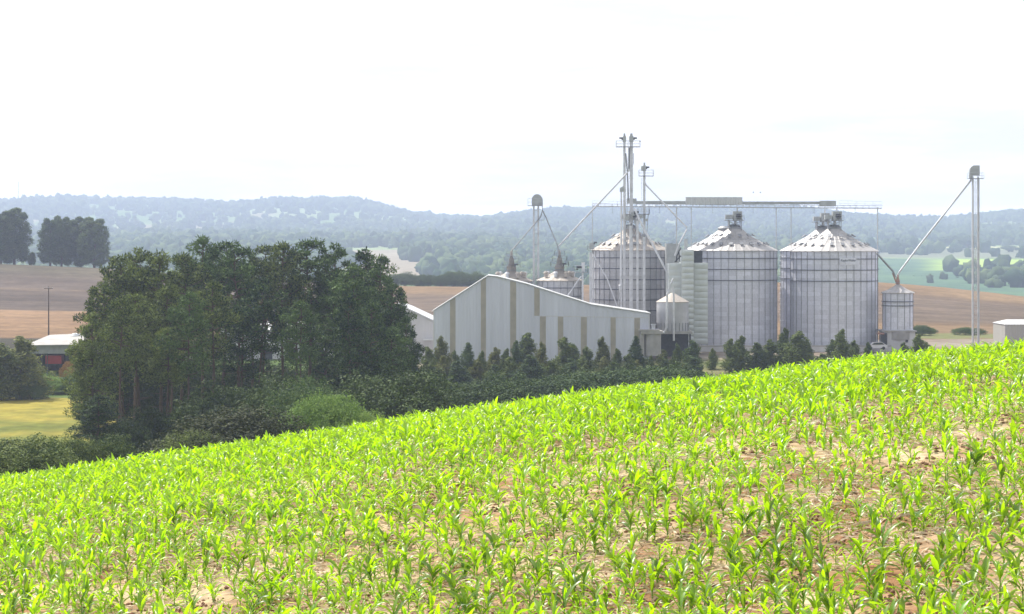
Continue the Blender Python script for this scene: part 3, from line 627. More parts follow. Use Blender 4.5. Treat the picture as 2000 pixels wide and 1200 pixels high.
for i, (px, nm) in enumerate(names.items()):
    w = {862: .8, 915: .8, 1008: .8, 1030: 1.25, 1243: .8, 1103: 1.2}.get(px, 1.02)
    plant('cypress_tree', cyps[(i*3) % 4], px, tops[px], 338+(i % 3)*4, 'young dark green conifer '+nm, 'tree', 'row of young conifers in front of the barn', w*(1.3+.28*math.sin(i*2.7)), (None, M_garden2, None, M_cyp2)[i % 4])
for i, px in enumerate(range(730, 1380, 26)):
    plant('hedge_tree', cyps[i % 4], px+random.uniform(-8, 8), 690+(i*11) % 26, 326+(i % 3)*3, 'low dark conifer, '+ORD[i]+' from the left in the front rank of the conifer row', 'tree', 'low front rank of the conifer row', 1.7+.5*(i % 3 == 0), (M_cyp2, None, M_garden2)[i % 3])
for i, (px, top, w, lb) in enumerate([(1428, 660, 1.0, 'small conifer before the left side of the middle silo'), (1448, 655, 1.0, 'taller conifer beside the small one before the middle silo'), (1392, 680, .9, 'lowest little conifer before the white base wall'), (1478, 668, 1.4, 'bushy conifer before the right side of the middle silo'), (1503, 662, 1.3, 'grey green conifer left of the gap between the silos'), (1533, 640, .85, 'dark conifer filling the gap between the two silos'), (1560, 646, 1.35, 'wide round conifer before the left edge of the right silo'), (1578, 668, 1.2, 'low conifer right of the wide round one'), (1626, 662, 1.0, 'small conifer left of the spire before the right silo'), (1645, 642, .95, 'spire shaped conifer before the middle of the right silo'), (1668, 664, 1.0, 'small conifer right of the spire before the right silo'), (1695, 668, .9, 'little conifer at the right foot of the right silo'), (1795, 652, 1.1, 'dark conifer right of the small silo pedestal'), (1810, 668, 1.1, 'low conifer next to the one by the pedestal'), (1765, 668, 1.2, 'grey shrub before the small silo pedestal'), (1605, 690, 2.0, 'low hedge plant between the conifers of the right silo')]):
    plant('conifer_shrub', cyps[(i+1) % 4], px, top, 352+(i % 3)*3, lb, 'tree', 'conifers in front of the silos', w*1.6)
for i, (px, top, Y, w) in enumerate([(1800, 633, 462, 1.5), (1815, 640, 470, 1.8), (1885, 637, 465, 2.0), (1905, 640, 470, 2.0)]):
    plant('field_shrub', bushes[i % 3], px, top, Y, 'small round shrub on the tan field '+['just right of the small silo', 'second from the small silo', 'left of the lattice tower', 'behind the lattice tower'][i], 'bush', 'shrubs on the tan field', w, M_broad)

# woods on the far hills: one mass
def woods():
    n0 = 85000; Y = np.sqrt(rng.uniform(800**2, 3720**2, n0)); U = rng.uniform(-.31, .31, n0); px = 1000+F*U; Yn = far(Y); X = U*Yn
    f = fbm(X/170, Yn/420, 61); d = sm(f, .48, .56)*.6+.07
    d = d+sm(Y, 3480, 3560)*.5*(1-sm(px, 1825, 1850)*(1-sm(px, 1930, 1945)))
    d = d*(1-(Y < 1850)*(px > 1560)*(.985-.4*(px+ (Y-1500)*.4 > 1850)*(Y < 1560)))
    d = d*(1-(Y > 2130)*(Y < 2320)*(px > 1640)*.95)
    NOTL = (Y > 1330)*(Y < 1960)*(px > 672+30*np.sin(Y/60.))*(px < 770+ (1900-Y)*.16+20*np.sin(Y/35.))
    d = np.where((Y > 1850) & (Y < 2130) & (px > 1640), d*.3, d)
    d = np.where((Y > 1960) & (Y < 2150) & (px < 1640), .6, d)
    d = np.where((Y > 1960) & (Y < 2400) & (px < 520), .7, d)
    d = np.where((Y > 1250) & (Y < 1960) & (px > 870) & (px < 1600), .75, d)
    d = np.where((Y > 1250) & (Y < 1960) & (px < 640), .6, d)
    d = d*(Y > 1300)*(1-NOTL)
    k = rng.random(n0) < d; X, Y = X[k], Yn[k]; n = len(X); print('wood trees', n)
    t = (1+5**.5)/2; v = np.array([(-1, t, 0), (1, t, 0), (-1, -t, 0), (1, -t, 0), (0, -1, t), (0, 1, t), (0, -1, -t), (0, 1, -t), (t, 0, -1), (t, 0, 1), (-t, 0, -1), (-t, 0, 1)])/1.9
    f0 = [(0, 11, 5), (0, 5, 1), (0, 1, 7), (0, 7, 10), (0, 10, 11), (1, 5, 9), (5, 11, 4), (11, 10, 2), (10, 7, 6), (7, 1, 8), (3, 9, 4), (3, 4, 2), (3, 2, 6), (3, 6, 8), (3, 8, 9), (4, 9, 5), (2, 4, 11), (6, 2, 10), (8, 6, 7), (9, 8, 1)]
    vs = list(map(tuple, v)); fs = []; cache = {}
    def mid(a, b):
        key = (min(a, b), max(a, b))
        if key not in cache:
            q = (np.array(vs[a])+np.array(vs[b]))/2; q = q/np.linalg.norm(q)*np.linalg.norm(v[0]); vs.append(tuple(q)); cache[key] = len(vs)-1
        return cache[key]
    for a, b, c in f0:
        x, y, z = mid(a, b), mid(b, c), mid(c, a); fs += [(a, x, z), (b, y, x), (c, z, y), (x, y, z)]
    v = np.array(vs); fs = np.array(fs)
    s = rng.uniform(3.4, 9.0, n)*np.interp(Y, [1500, 6000], [.9, 1.25]); hh = rng.uniform(.8, 1.35, n)
    jit = rng.uniform(.55, 1.35, (n, len(v), 1))
    V = v[None]*jit*s[:, None, None]; V[:, :, 2] *= hh[:, None]; Z = zt(X, Y)
    V = V+np.stack([X, Y, Z+s*hh*.75], 1)[:, None]
    return V.reshape(-1, 3), (fs[None]+(np.arange(n)*len(v))[:, None, None]).reshape(-1, 3)
V, Q = woods()
stuff('distant_woods', V, Q, M_far, 'hazy blue green woods and scattered trees covering the far hills', 'woods')

# ------------------------------------------------------------------ metals and paints
M_galv = material('galvanised_steel', (.60, .62, .65), .45, .3, var=.12, scale=1.5)
M_galvd = material('weathered_steel', (.30, .31, .33), .5, .5, var=.2, scale=2)
M_dark = material('dark_metal', (.07, .075, .085), .5, .4, var=.2, scale=2)
M_pipe = material('pale_painted_pipe', (.68, .69, .72), .5, .2, var=.15, scale=1.2)
M_grey = material('grey_paint', (.44, .46, .46), .55, .2, var=.15, scale=1)
M_conc = material('concrete', (.42, .41, .40), .9, 0, var=.2, scale=.6, bump=.2)
M_white = material('white_wall', (.68, .68, .69), .8, 0, var=.08, scale=.5, stretch=(1, 1, .3))
M_roofw = material('white_roof_sheet', (.72, .73, .74), .45, .2, var=.08, scale=.8)
M_rust = material('rusty_red_sheet', (.42, .24, .19), .7, .1, var=.4, scale=1.5)
M_red = material('red_paint', (.34, .03, .035), .4, 0, var=.15, scale=1)
M_glass = material('dark_glass', (.03, .035, .04), .1, 0, var=.1, scale=1, spec=.8)
M_tyre = material('tyre_rubber', (.02, .02, .02), .8)
M_wood = material('weathered_pole_wood', (.12, .085, .065), .9, 0, var=.3, scale=1)
M_strip = material('translucent_tan_sheet', (.42, .385, .32), .6, 0, var=.15, scale=.6)
M_text = material('sign_letters', (.03, .05, .09), .6)

def ribbed(name, col, pitch, axis=0, var=.06, rough=.55, metal=.1, bump=.35, zsc=.15):
    m = material(name, col, rough, metal, var, .5, stretch=(1, 1, zsc)); n = m.node_tree.nodes; l = m.node_tree.links
    t = [x for x in n if x.type == 'TEX_COORD'][0]; [x for x in n if x.type == 'TEX_NOISE'][0].inputs['Roughness'].default_value = .7; wv = n.new('ShaderNodeTexWave'); wv.bands_direction = 'XYZ'[axis]; wv.wave_profile = 'SIN'
    wv.inputs['Scale'].default_value = .314/pitch; l.new(t.outputs['Object'], wv.inputs['Vector'])
    bp = n.new('ShaderNodeBump'); bp.inputs['Strength'].default_value = bump; bp.inputs['Distance'].default_value = pitch*.3
    l.new(wv.outputs['Fac'], bp.inputs['Height']); l.new(bp.outputs[0], n['Principled BSDF'].inputs['Normal']); return m
M_barn = ribbed('barn_sheet', (.67, .69, .78), .55, bump=.25, var=.12, zsc=.06)
M_barn2 = ribbed('back_barn_sheet', (.66, .65, .66), .55, bump=.15)
M_cont = ribbed('grey_ribbed_sheet', (.48, .47, .44), .6)

def silo_mat(name, base, dark=.82, metal=.35, rough=.45):
    """rolled steel sheets: every sheet slightly different, thin dark laps, fine horizontal corrugation"""
    m = bpy.data.materials.new(name); m.use_nodes = True; n = m.node_tree.nodes; l = m.node_tree.links; b = n['Principled BSDF']
    b.inputs['Metallic'].default_value = metal; b.inputs['Roughness'].default_value = rough
    t = n.new('ShaderNodeTexCoord'); s = n.new('ShaderNodeSeparateXYZ'); l.new(t.outputs['Object'], s.inputs[0])
    at = n.new('ShaderNodeMath'); at.operation = 'ARCTAN2'; l.new(s.outputs[1], at.inputs[0]); l.new(s.outputs[0], at.inputs[1])
    mu = n.new('ShaderNodeMath'); mu.operation = 'MULTIPLY'; mu.inputs[1].default_value = 34/(2*math.pi)*.5; l.new(at.outputs[0], mu.inputs[0])
    cb = n.new('ShaderNodeCombineXYZ'); l.new(mu.outputs[0], cb.inputs[0]); l.new(s.outputs[2], cb.inputs[1])
    br = n.new('ShaderNodeTexBrick'); br.inputs['Scale'].default_value = 1; br.inputs['Brick Width'].default_value = 1.0; br.inputs['Row Height'].default_value = .88
    br.inputs['Mortar Size'].default_value = .018; br.inputs['Color1'].default_value = tuple(c*1.08 for c in base)+(1,); br.inputs['Color2'].default_value = tuple(c*.90 for c in base)+(1,); br.inputs['Mortar'].default_value = tuple(c*dark*.95 for c in base)+(1,)
    l.new(cb.outputs[0], br.inputs['Vector'])
    no = n.new('ShaderNodeTexNoise'); no.inputs['Scale'].default_value = 3.5; no.inputs['Detail'].default_value = 8; no.inputs['Roughness'].default_value = .75
    mp = n.new('ShaderNodeMapping'); mp.inputs['Scale'].default_value = (1, 1, .8); l.new(t.outputs['Object'], mp.inputs[0]); l.new(mp.outputs[0], no.inputs['Vector'])
    mr = n.new('ShaderNodeMapRange'); mr.inputs[1].default_value = .3; mr.inputs[2].default_value = .7; mr.inputs[3].default_value = .86; mr.inputs[4].default_value = 1.12; l.new(no.outputs['Fac'], mr.inputs[0])
    v = n.new('ShaderNodeVectorMath'); v.operation = 'SCALE'; l.new(br.outputs['Color'], v.inputs[0]); l.new(mr.outputs[0], v.inputs['Scale']); l.new(v.outputs[0], b.inputs['Base Color'])
    n2 = n.new('ShaderNodeTexNoise'); n2.inputs['Scale'].default_value = 1; n2.inputs['Detail'].default_value = 3; mp2 = n.new('ShaderNodeMapping'); mp2.inputs['Scale'].default_value = (1.2, 1.2, 7)
    l.new(t.outputs['Object'], mp2.inputs[0]); l.new(mp2.outputs[0], n2.inputs['Vector'])
    bp = n.new('ShaderNodeBump'); bp.inputs['Strength'].default_value = .35; bp.inputs['Distance'].default_value = .12; l.new(n2.outputs['Fac'], bp.inputs['Height']); l.new(bp.outputs[0], b.inputs['Normal'])
    return m
M_silo = silo_mat('silo_sheet', (.73, .75, .84), metal=.2)
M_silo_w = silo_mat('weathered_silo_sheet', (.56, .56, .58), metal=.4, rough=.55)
M_sroof = silo_mat('silo_roof_sheet', (.52, .50, .49), metal=.35, rough=.5)
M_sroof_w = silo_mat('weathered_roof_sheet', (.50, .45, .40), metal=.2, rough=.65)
M_swind = material('silo_wind_ring', (.13, .14, .17), .5, .4)

def instance(name, me, parent, loc=(0, 0, 0), rot=(0, 0, 0), scale=(1, 1, 1)):
    o = bpy.data.objects.new(name, me); link(o, parent); o.location = loc; o.rotation_euler = rot; o.scale = scale; return o
def mesh_of(mb, name, m):
    me = bpy.data.meshes.new(name); me.from_pydata(mb.v, [], mb.f); me.update(); me.materials.append(m); return me

def silo(label, px, Y, r, py_base, py_eave, rise, top_r, nst=34, rings=(1.5, 3.65, 5.8), wall=None, roof=None, vents=True, group=None, name='grain_silo', base_h=.6, ribs=34):
    x, y, z0 = W(px, py_base, Y); ze = -(py_eave-HY)/F*Y; H = ze-z0
    s = thing(name, label, 'silo', (x, y, z0), group)
    b = MB(); b.lathe((x, y, z0), [(0, -1.6), (r+.35, -1.6), (r+.35, base_h*.5), (r, base_h*.5)], 64); b.build('base', M_conc, s)
    prof = [(r, base_h*.3)]; zz = base_h*.3
    while zz < H-.9: zz += .88; prof += [(r, zz)]
    prof.append((r, H))
    b = MB(); b.lathe((x, y, z0), prof, 96); b.build('wall', wall or M_silo, s, smooth=False).data.polygons.foreach_set('use_smooth', [True]*(96*(len(prof)-1)))
    # roof: ribbed cone
    b = MB(); n = ribs*4; pr = [(r+.28, H-.10), (r+.28, H+.02), (r*.66, H+rise*.36), (r*.35, H+rise*.69), (top_r, H+rise), (0, H+rise)]; v = []; f = []
    for rr, z in pr:
        for k in range(n):
            t = 2*math.pi*k/n; lift = .06 if k % 4 == 0 and rr > 0 and z > H else 0
            v.append((x+rr*math.cos(t), y+rr*math.sin(t), z0+z+lift))
    for i in range(len(pr)-1):
        for k in range(n): f.append((i*n+k, i*n+(k+1) % n, (i+1)*n+(k+1) % n, (i+1)*n+k))
    b.add(v, f); ro = b.build('roof', roof or M_sroof, s)
    if vents:
        vb = MB(); vb.add([(-.38, -.30, 0), (.38, -.30, 0), (.38, .30, 0), (-.38, .30, 0), (-.38, -.34, .32), (.45, -.34, .12), (.45, .34, .12), (-.38, .34, .32)], [(0, 3, 2, 1), (4, 5, 6, 7), (0, 1, 5, 4), (1, 2, 6, 5), (2, 3, 7, 6), (3, 0, 4, 7)])
        vme = mesh_of(vb, 'roof_vent', M_galvd)
        for cnt, q in ((12, .46), (20, .78)):
            rr = r*q; z = H+rise*(1-(rr-top_r)/(r-top_r))+.14
            for k in range(cnt):
                a = 2*math.pi*(k+.3)/cnt; instance('roof_vent', vme, s, (rr*math.cos(a), rr*math.sin(a), z), (0, R(20), a))
        b = MB(); rr = r*.60; zc = H+rise*(1-(rr-top_r)/(r-top_r))+.2
        b.tube([(x+rr*math.cos(t), y+rr*math.sin(t), z0+zc) for t in np.linspace(0, 2*math.pi, 49)], .035, 4, cap=False); b.build('roof_ring', M_galvd, s)
    for d in rings:
        b = MB(); b.lathe((x, y, z0), [(r+.03, H-d-.07), (r+.20, H-d-.07), (r+.20, H-d+.07), (r+.03, H-d+.07)], 72); b.build('wind_ring', M_swind, s)
    sb = MB(); sb.box(r+.0, r+.08, -.04, .04, .3, H-.02); sme = mesh_of(sb, 'stiffener', M_galvd)
    for k in range(nst): instance('stiffener', sme, s, (0, 0, 0), (0, 0, 2*math.pi*k/nst+.03))
    b = MB(); b.lathe((x, y, z0), [(top_r, H+rise-.05), (top_r, H+rise+.35), (top_r*1.15, H+rise+.40), (top_r*.6, H+rise+.85), (0, H+rise+.9)], 20); b.build('roof_cap', M_galvd, s)
    return s, (x, y, z0, H)

YS = 408.
mA, gA = silo('middle big steel grain silo with a ribbed cone roof, behind the ribbed dryer', 1435, YS, 8.35, 676, 490, 4.4, 1.3, group='big grain silos')
mB_, gB = silo('right big steel grain silo with a small name sign below its eave', 1629, YS-4, 8.5, 682, 491, 4.4, 1.3, group='big grain silos')
mC, gC = silo('big silo half hidden behind the right silo, showing only its dark left side and roof', 1606, YS+21, 8.6, 672, 490, 4.4, 1.3, group='big grain silos')
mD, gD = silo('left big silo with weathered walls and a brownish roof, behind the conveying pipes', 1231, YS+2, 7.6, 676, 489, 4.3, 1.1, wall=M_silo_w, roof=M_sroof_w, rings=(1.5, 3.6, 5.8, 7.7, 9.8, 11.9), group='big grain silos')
mE, gE = silo('big silo mostly hidden behind the middle silo', 1415, YS+22, 8.2, 672, 489, 4.2, 1.3, group='big grain silos')
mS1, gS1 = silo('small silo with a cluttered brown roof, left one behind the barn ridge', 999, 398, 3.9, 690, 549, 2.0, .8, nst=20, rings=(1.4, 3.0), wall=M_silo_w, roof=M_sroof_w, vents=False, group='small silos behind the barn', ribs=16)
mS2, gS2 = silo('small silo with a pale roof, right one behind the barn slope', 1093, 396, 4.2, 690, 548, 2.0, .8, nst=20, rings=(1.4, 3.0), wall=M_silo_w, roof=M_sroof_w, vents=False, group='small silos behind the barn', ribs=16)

def rail(b, pts, h=1.0, step=1.6, r=.03):
    for i in range(len(pts)-1):
        p, q = Vector(pts[i]), Vector(pts[i+1]); n = max(1, int((q-p).length/step))
        for z in (h, h*.5): b.beam(p+Vector((0, 0, z)), q+Vector((0, 0, z)), r*1.4)
        for k in range(n+1): c = p.lerp(q, k/n); b.beam(c, c+Vector((0, 0, h)), r*1.4)
def platform(parent, px0, px1, py, Y, d=1.4, deckm=None, h=1.0, sides=True):
    a = W(px0, py, Y); c = W(px1, py, Y); b = MB(); b.box(a[0], c[0], Y-d/2, Y+d/2, a[2]-.07, a[2]+.03); b.build('platform', deckm or M_galvd, parent)
    b = MB(); z = a[2]; rail(b, [(a[0], Y-d/2, z), (c[0], Y-d/2, z), (c[0], Y+d/2, z), (a[0], Y+d/2, z), (a[0], Y-d/2, z)], h); b.build('railing', M_galv, parent)
def ladder(parent, x, y, z0, z1, w=.45, cage=True, m=None):
    b = MB(); b.beam((x-w/2, y, z0), (x-w/2, y, z1), .05); b.beam((x+w/2, y, z0), (x+w/2, y, z1), .05); z = z0+.3
    while z < z1: b.beam((x-w/2, y, z), (x+w/2, y, z), .035); z += .4
    if cage:
        z = z0+2.2
        while z < z1: b.tube([(x+w*.9*math.cos(t), y-w*.1-w*1.1*math.sin(t), z) for t in np.linspace(0, math.pi, 7)], .02, 4, cap=False); z += 1.1
    b.build('ladder', m or M_galv, parent)
def spout(parent, pts, r=.14, m=None): b = MB(); b.tube([W(*p) for p in pts], r, 8); return b.build('spout', m or M_pipe, parent, smooth=False)
def motor(parent, c, side=1, s=1.0):
    b = MB(); x, y, z = c; b.tube([(x, y, z), (x+side*.75*s, y, z)], .2*s, 10); b.box(x+side*.1*s-.14*s, x+side*.1*s+.14*s, y-.25*s, y+.25*s, z-.42*s, z-.2*s); b.build('motor', M_dark, parent)

# head machinery on the big silos
def head_house(label, g, px_off=0, tall=2.6):
    x, y, z0, H = g; z = z0+H+4.75
    t = thing('silo_head_house', label, 'silo machinery', (x, y, z), 'machinery on the silo tops')
    b = MB()
    for sx in (-1, 1):
        for sy in (-1, 1): b.beam((x+sx*1.2, y+sy*1.2, z-.75), (x+sx*1.2, y+sy*1.2, z+1.2), .12)
    for sy in (-1, 1):
        b.beam((x-1.2, y+sy*1.2, z), (x+1.2, y+sy*1.2, z+1.1), .07); b.beam((x+1.2, y+sy*1.2, z), (x-1.2, y+sy*1.2, z+1.1), .07)
    b.build('frame', M_galvd, t)
    b = MB(); b.box(x-2.0, x+1.7, y-1.5, y+1.5, z+1.2, z+1.3); b.build('deck', M_galvd, t)
    b = MB(); rail(b, [(x-2, y-1.5, z+1.3), (x+1.7, y-1.5, z+1.3), (x+1.7, y+1.5, z+1.3)], 1.0); b.build('railing', M_galv, t)
    b = MB(); b.box(x-.35, x+1.4, y-.9, y+.9, z+1.3, z+3.1); b.box(x-1.9, x-.5, y-.7, y+.7, z+1.5, z+2.4); b.build('hopper_box', M_grey, t)
    b = MB(); b.lathe((x+.7, y-1.0, z+2.15), [(0, -.5), (.45, -.42), (.52, 0), (.45, .42), (0, .5)], 12); b.build('fan', M_dark, t)
    for q, z1_, z2_, r_ in ((.5, 3.1, 3.9, .16), (-1.2, -.3, 1.4, .2), (.1, -.5, 1.2, .28)): b = MB(); b.tube([(x+q, y-.3, z+z1_), (x+q, y-.3, z+z2_)], r_, 8); b.build('pipe', M_pipe, t)
    return t
head_house('intake box and fan on the top of the middle silo', gA)
head_house('intake box and fan on the top of the right silo', gB)
head_house('wider machinery on the top of the silo hidden behind the right one', (gC[0], gC[1], gC[2], gC[3]))
head_house('rusty intake machinery among the pipes on the left silo top', gD)
# small silo tops: stacked distributors with railings and clutter
def small_top(label, g):
    x, y, z0, H = g; z = z0+H+2.2
    t = thing('silo_distributor', label, 'silo machinery', (x, y, z), 'machinery on the small silo tops'); r = random.Random(x)
    b = MB(); b.lathe((x, y, z), [(.9, 0), (.9, .6), (.5, 1.1), (.5, 2.0), (.25, 2.4), (.2, 3.6), (0, 3.7)], 14); b.build('distributor', M_sroof_w, t)
    for k, (zz, w) in enumerate(((.5, 1.7), (1.6, 1.4), (2.6, 1.0))):
        b = MB(); b.box(x-w, x+w, y-w, y+w, z+zz, z+zz+.06); b.build('platform', M_galvd, t)
        b = MB(); rail(b, [(x-w, y-w, z+zz), (x+w, y-w, z+zz), (x+w, y+w, z+zz), (x-w, y+w, z+zz), (x-w, y-w, z+zz)], .9, 1.0); b.build('railing', M_galvd, t)
    for k in range(9):
        a = k*.7+.2; q = 2.7+.5*(k % 2); b = MB(); cx, cy_, cz = x+q*math.cos(a), y+q*math.sin(a), z-1.2
        b.lathe((cx, cy_, cz), [(.34, -.3), (.34, .35), (.5, .42), (.28, .75), (0, .8)], 10); b.build('roof_vent', M_sroof_w if k % 3 else M_pipe, t)
    motor(t, (x+.6, y-1.2, z+1.0), 1, .9)
small_top('cluttered brown distributor and railings on the left small silo', gS1)
small_top('cluttered distributor and railings on the right small silo', gS2)

# silo name sign
x, y, z0, H = gB
cu = bpy.data.curves.new('name_sign', 'FONT'); cu.body = 'KeplerWeber'; cu.size = .95; cu.align_x = 'CENTER'; cu.extrude = .012; cu.shear = .25
tmp = bpy.data.objects.new('tmp', cu); C.objects.link(tmp); bpy.context.view_layer.update()
me = bpy.data.meshes.new_from_object(tmp.evaluated_get(bpy.context.evaluated_depsgraph_get())); bpy.data.objects.remove(tmp)
rr = 8.5+.23; xs0 = (1643-1629)/F*404; zc = -(510.5-HY)/F*404-z0
w_ = max(v.co.x for v in me.vertices)-min(v.co.x for v in me.vertices); sc_ = 3.1/w_
for v in me.vertices:
    a = -math.pi/2+(xs0+v.co.x*sc_)/rr; q = rr+v.co.z; v.co = Vector((q*math.cos(a), q*math.sin(a), zc+v.co.y*sc_*1.25))
me.materials.append(M_text)
bd = MB(); n = 12
a0, a1 = -math.pi/2+(xs0-1.7)/rr, -math.pi/2+(xs0+1.7)/rr
v = []; f = []
for k in range(n+1):
    a = a0+(a1-a0)*k/n
    for q, z in ((rr-.04, zc-.75), (rr-.04, zc+.75), (rr-.02, zc+.75), (rr-.02, zc-.75)): v.append((x+q*math.cos(a), y+q*math.sin(a), z0+z))
for k in range(n):
    for j in range(4): f.append((k*4+j, (k+1)*4+j, (k+1)*4+(j+1) % 4, k*4+(j+1) % 4))
bd.add(v, f); sg = bd.build('name_sign', M_silo, mB_)
lt = bpy.data.objects.new('lettering', me); link(lt, sg)

# ladder with cage on the hidden silo, at the gap
lx = W(1527, 500, YS+6); ladder(mC, lx[0], YS+6, -19.5, -1.2, .6, True, M_pipe)

# ------------------------------------------------------------------ gallery over the silos
YG = YS
gal = thing('catwalk_gallery', 'long thin catwalk with railings running level above all the big silos', 'catwalk', W(1438, 404, YG))
b = MB(); a = W(1157, 404, YG); c = W(1722, 407.5, YG)
for dy in (-.6, .6):
    b.beam((a[0], YG+dy, a[2]), (c[0], YG+dy, c[2]), .10, .12); b.beam((a[0], YG+dy, a[2]+.55), (c[0], YG+dy, c[2]+.55), .06, .08)
    n = 46
    for k in range(n):
        p = Vector((a[0], YG+dy, a[2])).lerp(Vector((c[0], YG+dy, c[2])), k/n); b.beam(p, p+Vector((0, 0, .55)), .06)
b.build('truss', M_galv, gal)
b = MB(); b.beam((a[0], YG, a[2]+.1), (c[0], YG, c[2]+.1), 1.15, .05); b.build('deck', M_galvd, gal)
for p0, p1 in ((1157, 1222), (1640, 1722)):
    b = MB(); u = W(p0, 402.5, YG); w = W(p1, 404.5, YG)
    for dy in (-.6, .6): rail(b, [(u[0], YG+dy, u[2]), (w[0], YG+dy, w[2])], 1.05, 1.6, .018)
    b.build('railing', M_galv, gal)
for px, pb in ((1157, 490), (1321, 492), (1350, 486), (1516, 560), (1545, 486), (1714, 500)):
    b = MB(); p = W(px, 405, YG)
    q = W(px, pb, YG); b.beam(p, q, .17); b.build('support_post', M_galv, gal)
for px in (1196, 1288, 1392, 1471, 1590, 1670):
    b = MB(); p = W(px, 398, YG-.7); q = W(px, 416, YG-.7); b.beam(p, q, .05); b.beam((p[0]-.15, p[1], q[2]), (p[0]+.15, p[1], q[2]), .05); b.build('lamp_bracket', M_galvd, gal)
cv = thing('overhead_conveyor', 'grey enclosed chain conveyor lying on the catwalk between the elevators and the right silo', 'conveyor', W(1430, 399, YG))
def cbox(nm, p0, p1, t, bt, dy, m, y=YG):
    u = W(p0, t, y); w = W(p1, bt, y); b = MB(); b.box(u[0], w[0], y-dy, y+dy, w[2], u[2])
    n = int((w[0]-u[0])/1.5)
    for k in range(1, n): xx = u[0]+(w[0]-u[0])*k/n; b.box(xx-.04, xx+.04, y-dy-.04, y+dy+.04, w[2]-.02, u[2]+.04)
    return b.build(nm, m, cv)
cbox('trough', 1241, 1339, 393, 399, .35, M_grey); cbox('conveyor_cover', 1339, 1449, 385.5, 399.5, .9, ribbed('cover_sheet', (.60, .62, .62), .5, 0))
cbox('trough', 1449, 1601, 394, 399.5, .35, M_grey); cbox('drive_box', 1601, 1632, 392.5, 403.5, .55, M_grey); cbox('drive_box', 1224, 1243, 388, 398, .55, M_grey)

# ------------------------------------------------------------------ bucket elevators
def casing(parent, px, w, t, bt, Y, m=None, name='casing', d=.35):
    u = W(px, t, Y); z1 = -(bt-HY)/F*Y; b = MB(); h = w/F*Y/2; b.box(u[0]-h, u[0]+h, Y-d/2, Y+d/2, z1, u[2]); z = z1+1.2
    while z < u[2]-.5: b.box(u[0]-h-.05, u[0]+h+.05, Y-d/2-.05, Y+d/2+.05, z, z+.09); z += 2.4
    return b.build(name, m or M_pipe, parent)
# left elevator with a domed head, behind the barn
YE = 402
e1 = thing('domed_elevator', 'slender twin casing bucket elevator with a domed grey head, left of all the towers', 'bucket elevator', ground(1048, YE))
casing(e1, 1042.5, 3.4, 401, 680, YE); casing(e1, 1051.5, 3.4, 401, 680, YE)
b = MB(); p = W(1049, 402, YE); b.tube([(p[0], YE-.55, p[2]+1.2), (p[0], YE+.55, p[2]+1.2)], 1.05, 20); b.box(p[0]-1.05, p[0]+1.05, YE-.57, YE+.57, p[2], p[2]+1.2); b.build('head', M_grey, e1)
platform(e1, 1031, 1060, 402, YE-.2, 2.0, h=1.4)
b = MB()
for k in range(12):
    z = -(412+k*22-HY)/F*YE; xa = W(1044, 0, YE)[0]; xb = W(1050, 0, YE)[0]; b.beam((xa, YE, z), (xb, YE, z), .07)
b.build('cross_braces', M_galvd, e1); ladder(e1, W(1047, 0, YE)[0], YE-.35, -19, 7.5, .4, False)
platform(e1, 1052, 1063, 430, YE-.3, 1.0, h=.8)
spout(e1, [(1059, 402, YE), (1059.5, 413, YE), (1056, 424, YE-1), (1000, 489, 398), (1000, 505, 398)], .11, M_galvd)
spout(e1, [(1059.5, 411, YE), (1066, 424, YE), (1089, 480, 397), (1092, 500, 396)], .11, M_galvd)
# two tall legs beside each other
YT = 396
def tall(label, px, w, top, Y, head_w, mside, bot=676):
    e = thing('bucket_elevator', label, 'bucket elevator', ground(px, Y), 'tall bucket elevators beside the left silo')
    casing(e, px, w, top+14, bot, Y); u = W(px, top, Y); h = head_w/F*Y/2
    b = MB(); zz = u[2]; b.tube([(u[0], Y-.35, zz-.75), (u[0], Y+.35, zz-.75)], h*.95, 14); b.box(u[0]-h*.95, u[0]+h*.95, Y-.37, Y+.37, zz-1.6, zz-.75); b.box(u[0]-h*.5, u[0]+h*.5, Y-.3, Y+.3, zz-.5, zz); b.build('head', M_grey, e)
    motor(e, (u[0]+mside*h, Y-.1, zz-.9), mside, .85); return e
t1 = tall('left and thinner of the two highest elevator legs, its motor pointing left', 1219.5, 4.6, 261, YT, 7, -1)
t2 = tall('right and thicker of the two highest elevator legs, with a long dark down pipe', 1233, 6.2, 261, YT, 9, 1)
platform(t2, 1203.5, 1250, 287, YT, 1.8, h=1.15)
b = MB(); p = W(1250, 276, YT-.8); b.lathe(p, [(0, -.2), (.2, 0), (0, .2)], 8); b.build('lamp', M_grey, t2)
spout(t2, [(1229, 287, YT-.4), (1228.5, 333, YT-.4), (1224, 339, YT-.6), (1219, 345, YT-.8), (1091, 481, 397)], .17, M_pipe)
spout(t1, [(1222, 300, YT-.3), (1225.5, 336, YT-.4), (1227.5, 392, YT-.4)], .14, M_galvd)
spout(t2, [(1228.8, 290, YT-.5), (1228.5, 330, YT-.5)], .12, M_dark)
b = MB(); p = W(1239, 240, YT); q = W(1238, 262, YT); b.beam(p, q, .03); b.build('antenna', M_galv, t2)
b = MB(); p = W(1237.2, 300, YT); b.beam(p, W(1237.2, 322, YT), .10); b.build('cover_plate', M_galvd, t2)
ladder(t1, W(1223.5, 0, YT)[0], YT-.2, -19, 17, .35, False)
e3 = thing('short_elevator', 'shorter elevator leg with a small box head, left of the two highest legs', 'bucket elevator', ground(1213, YT-2)); casing(e3, 1213.5, 3.2, 366, 676, YT-2)
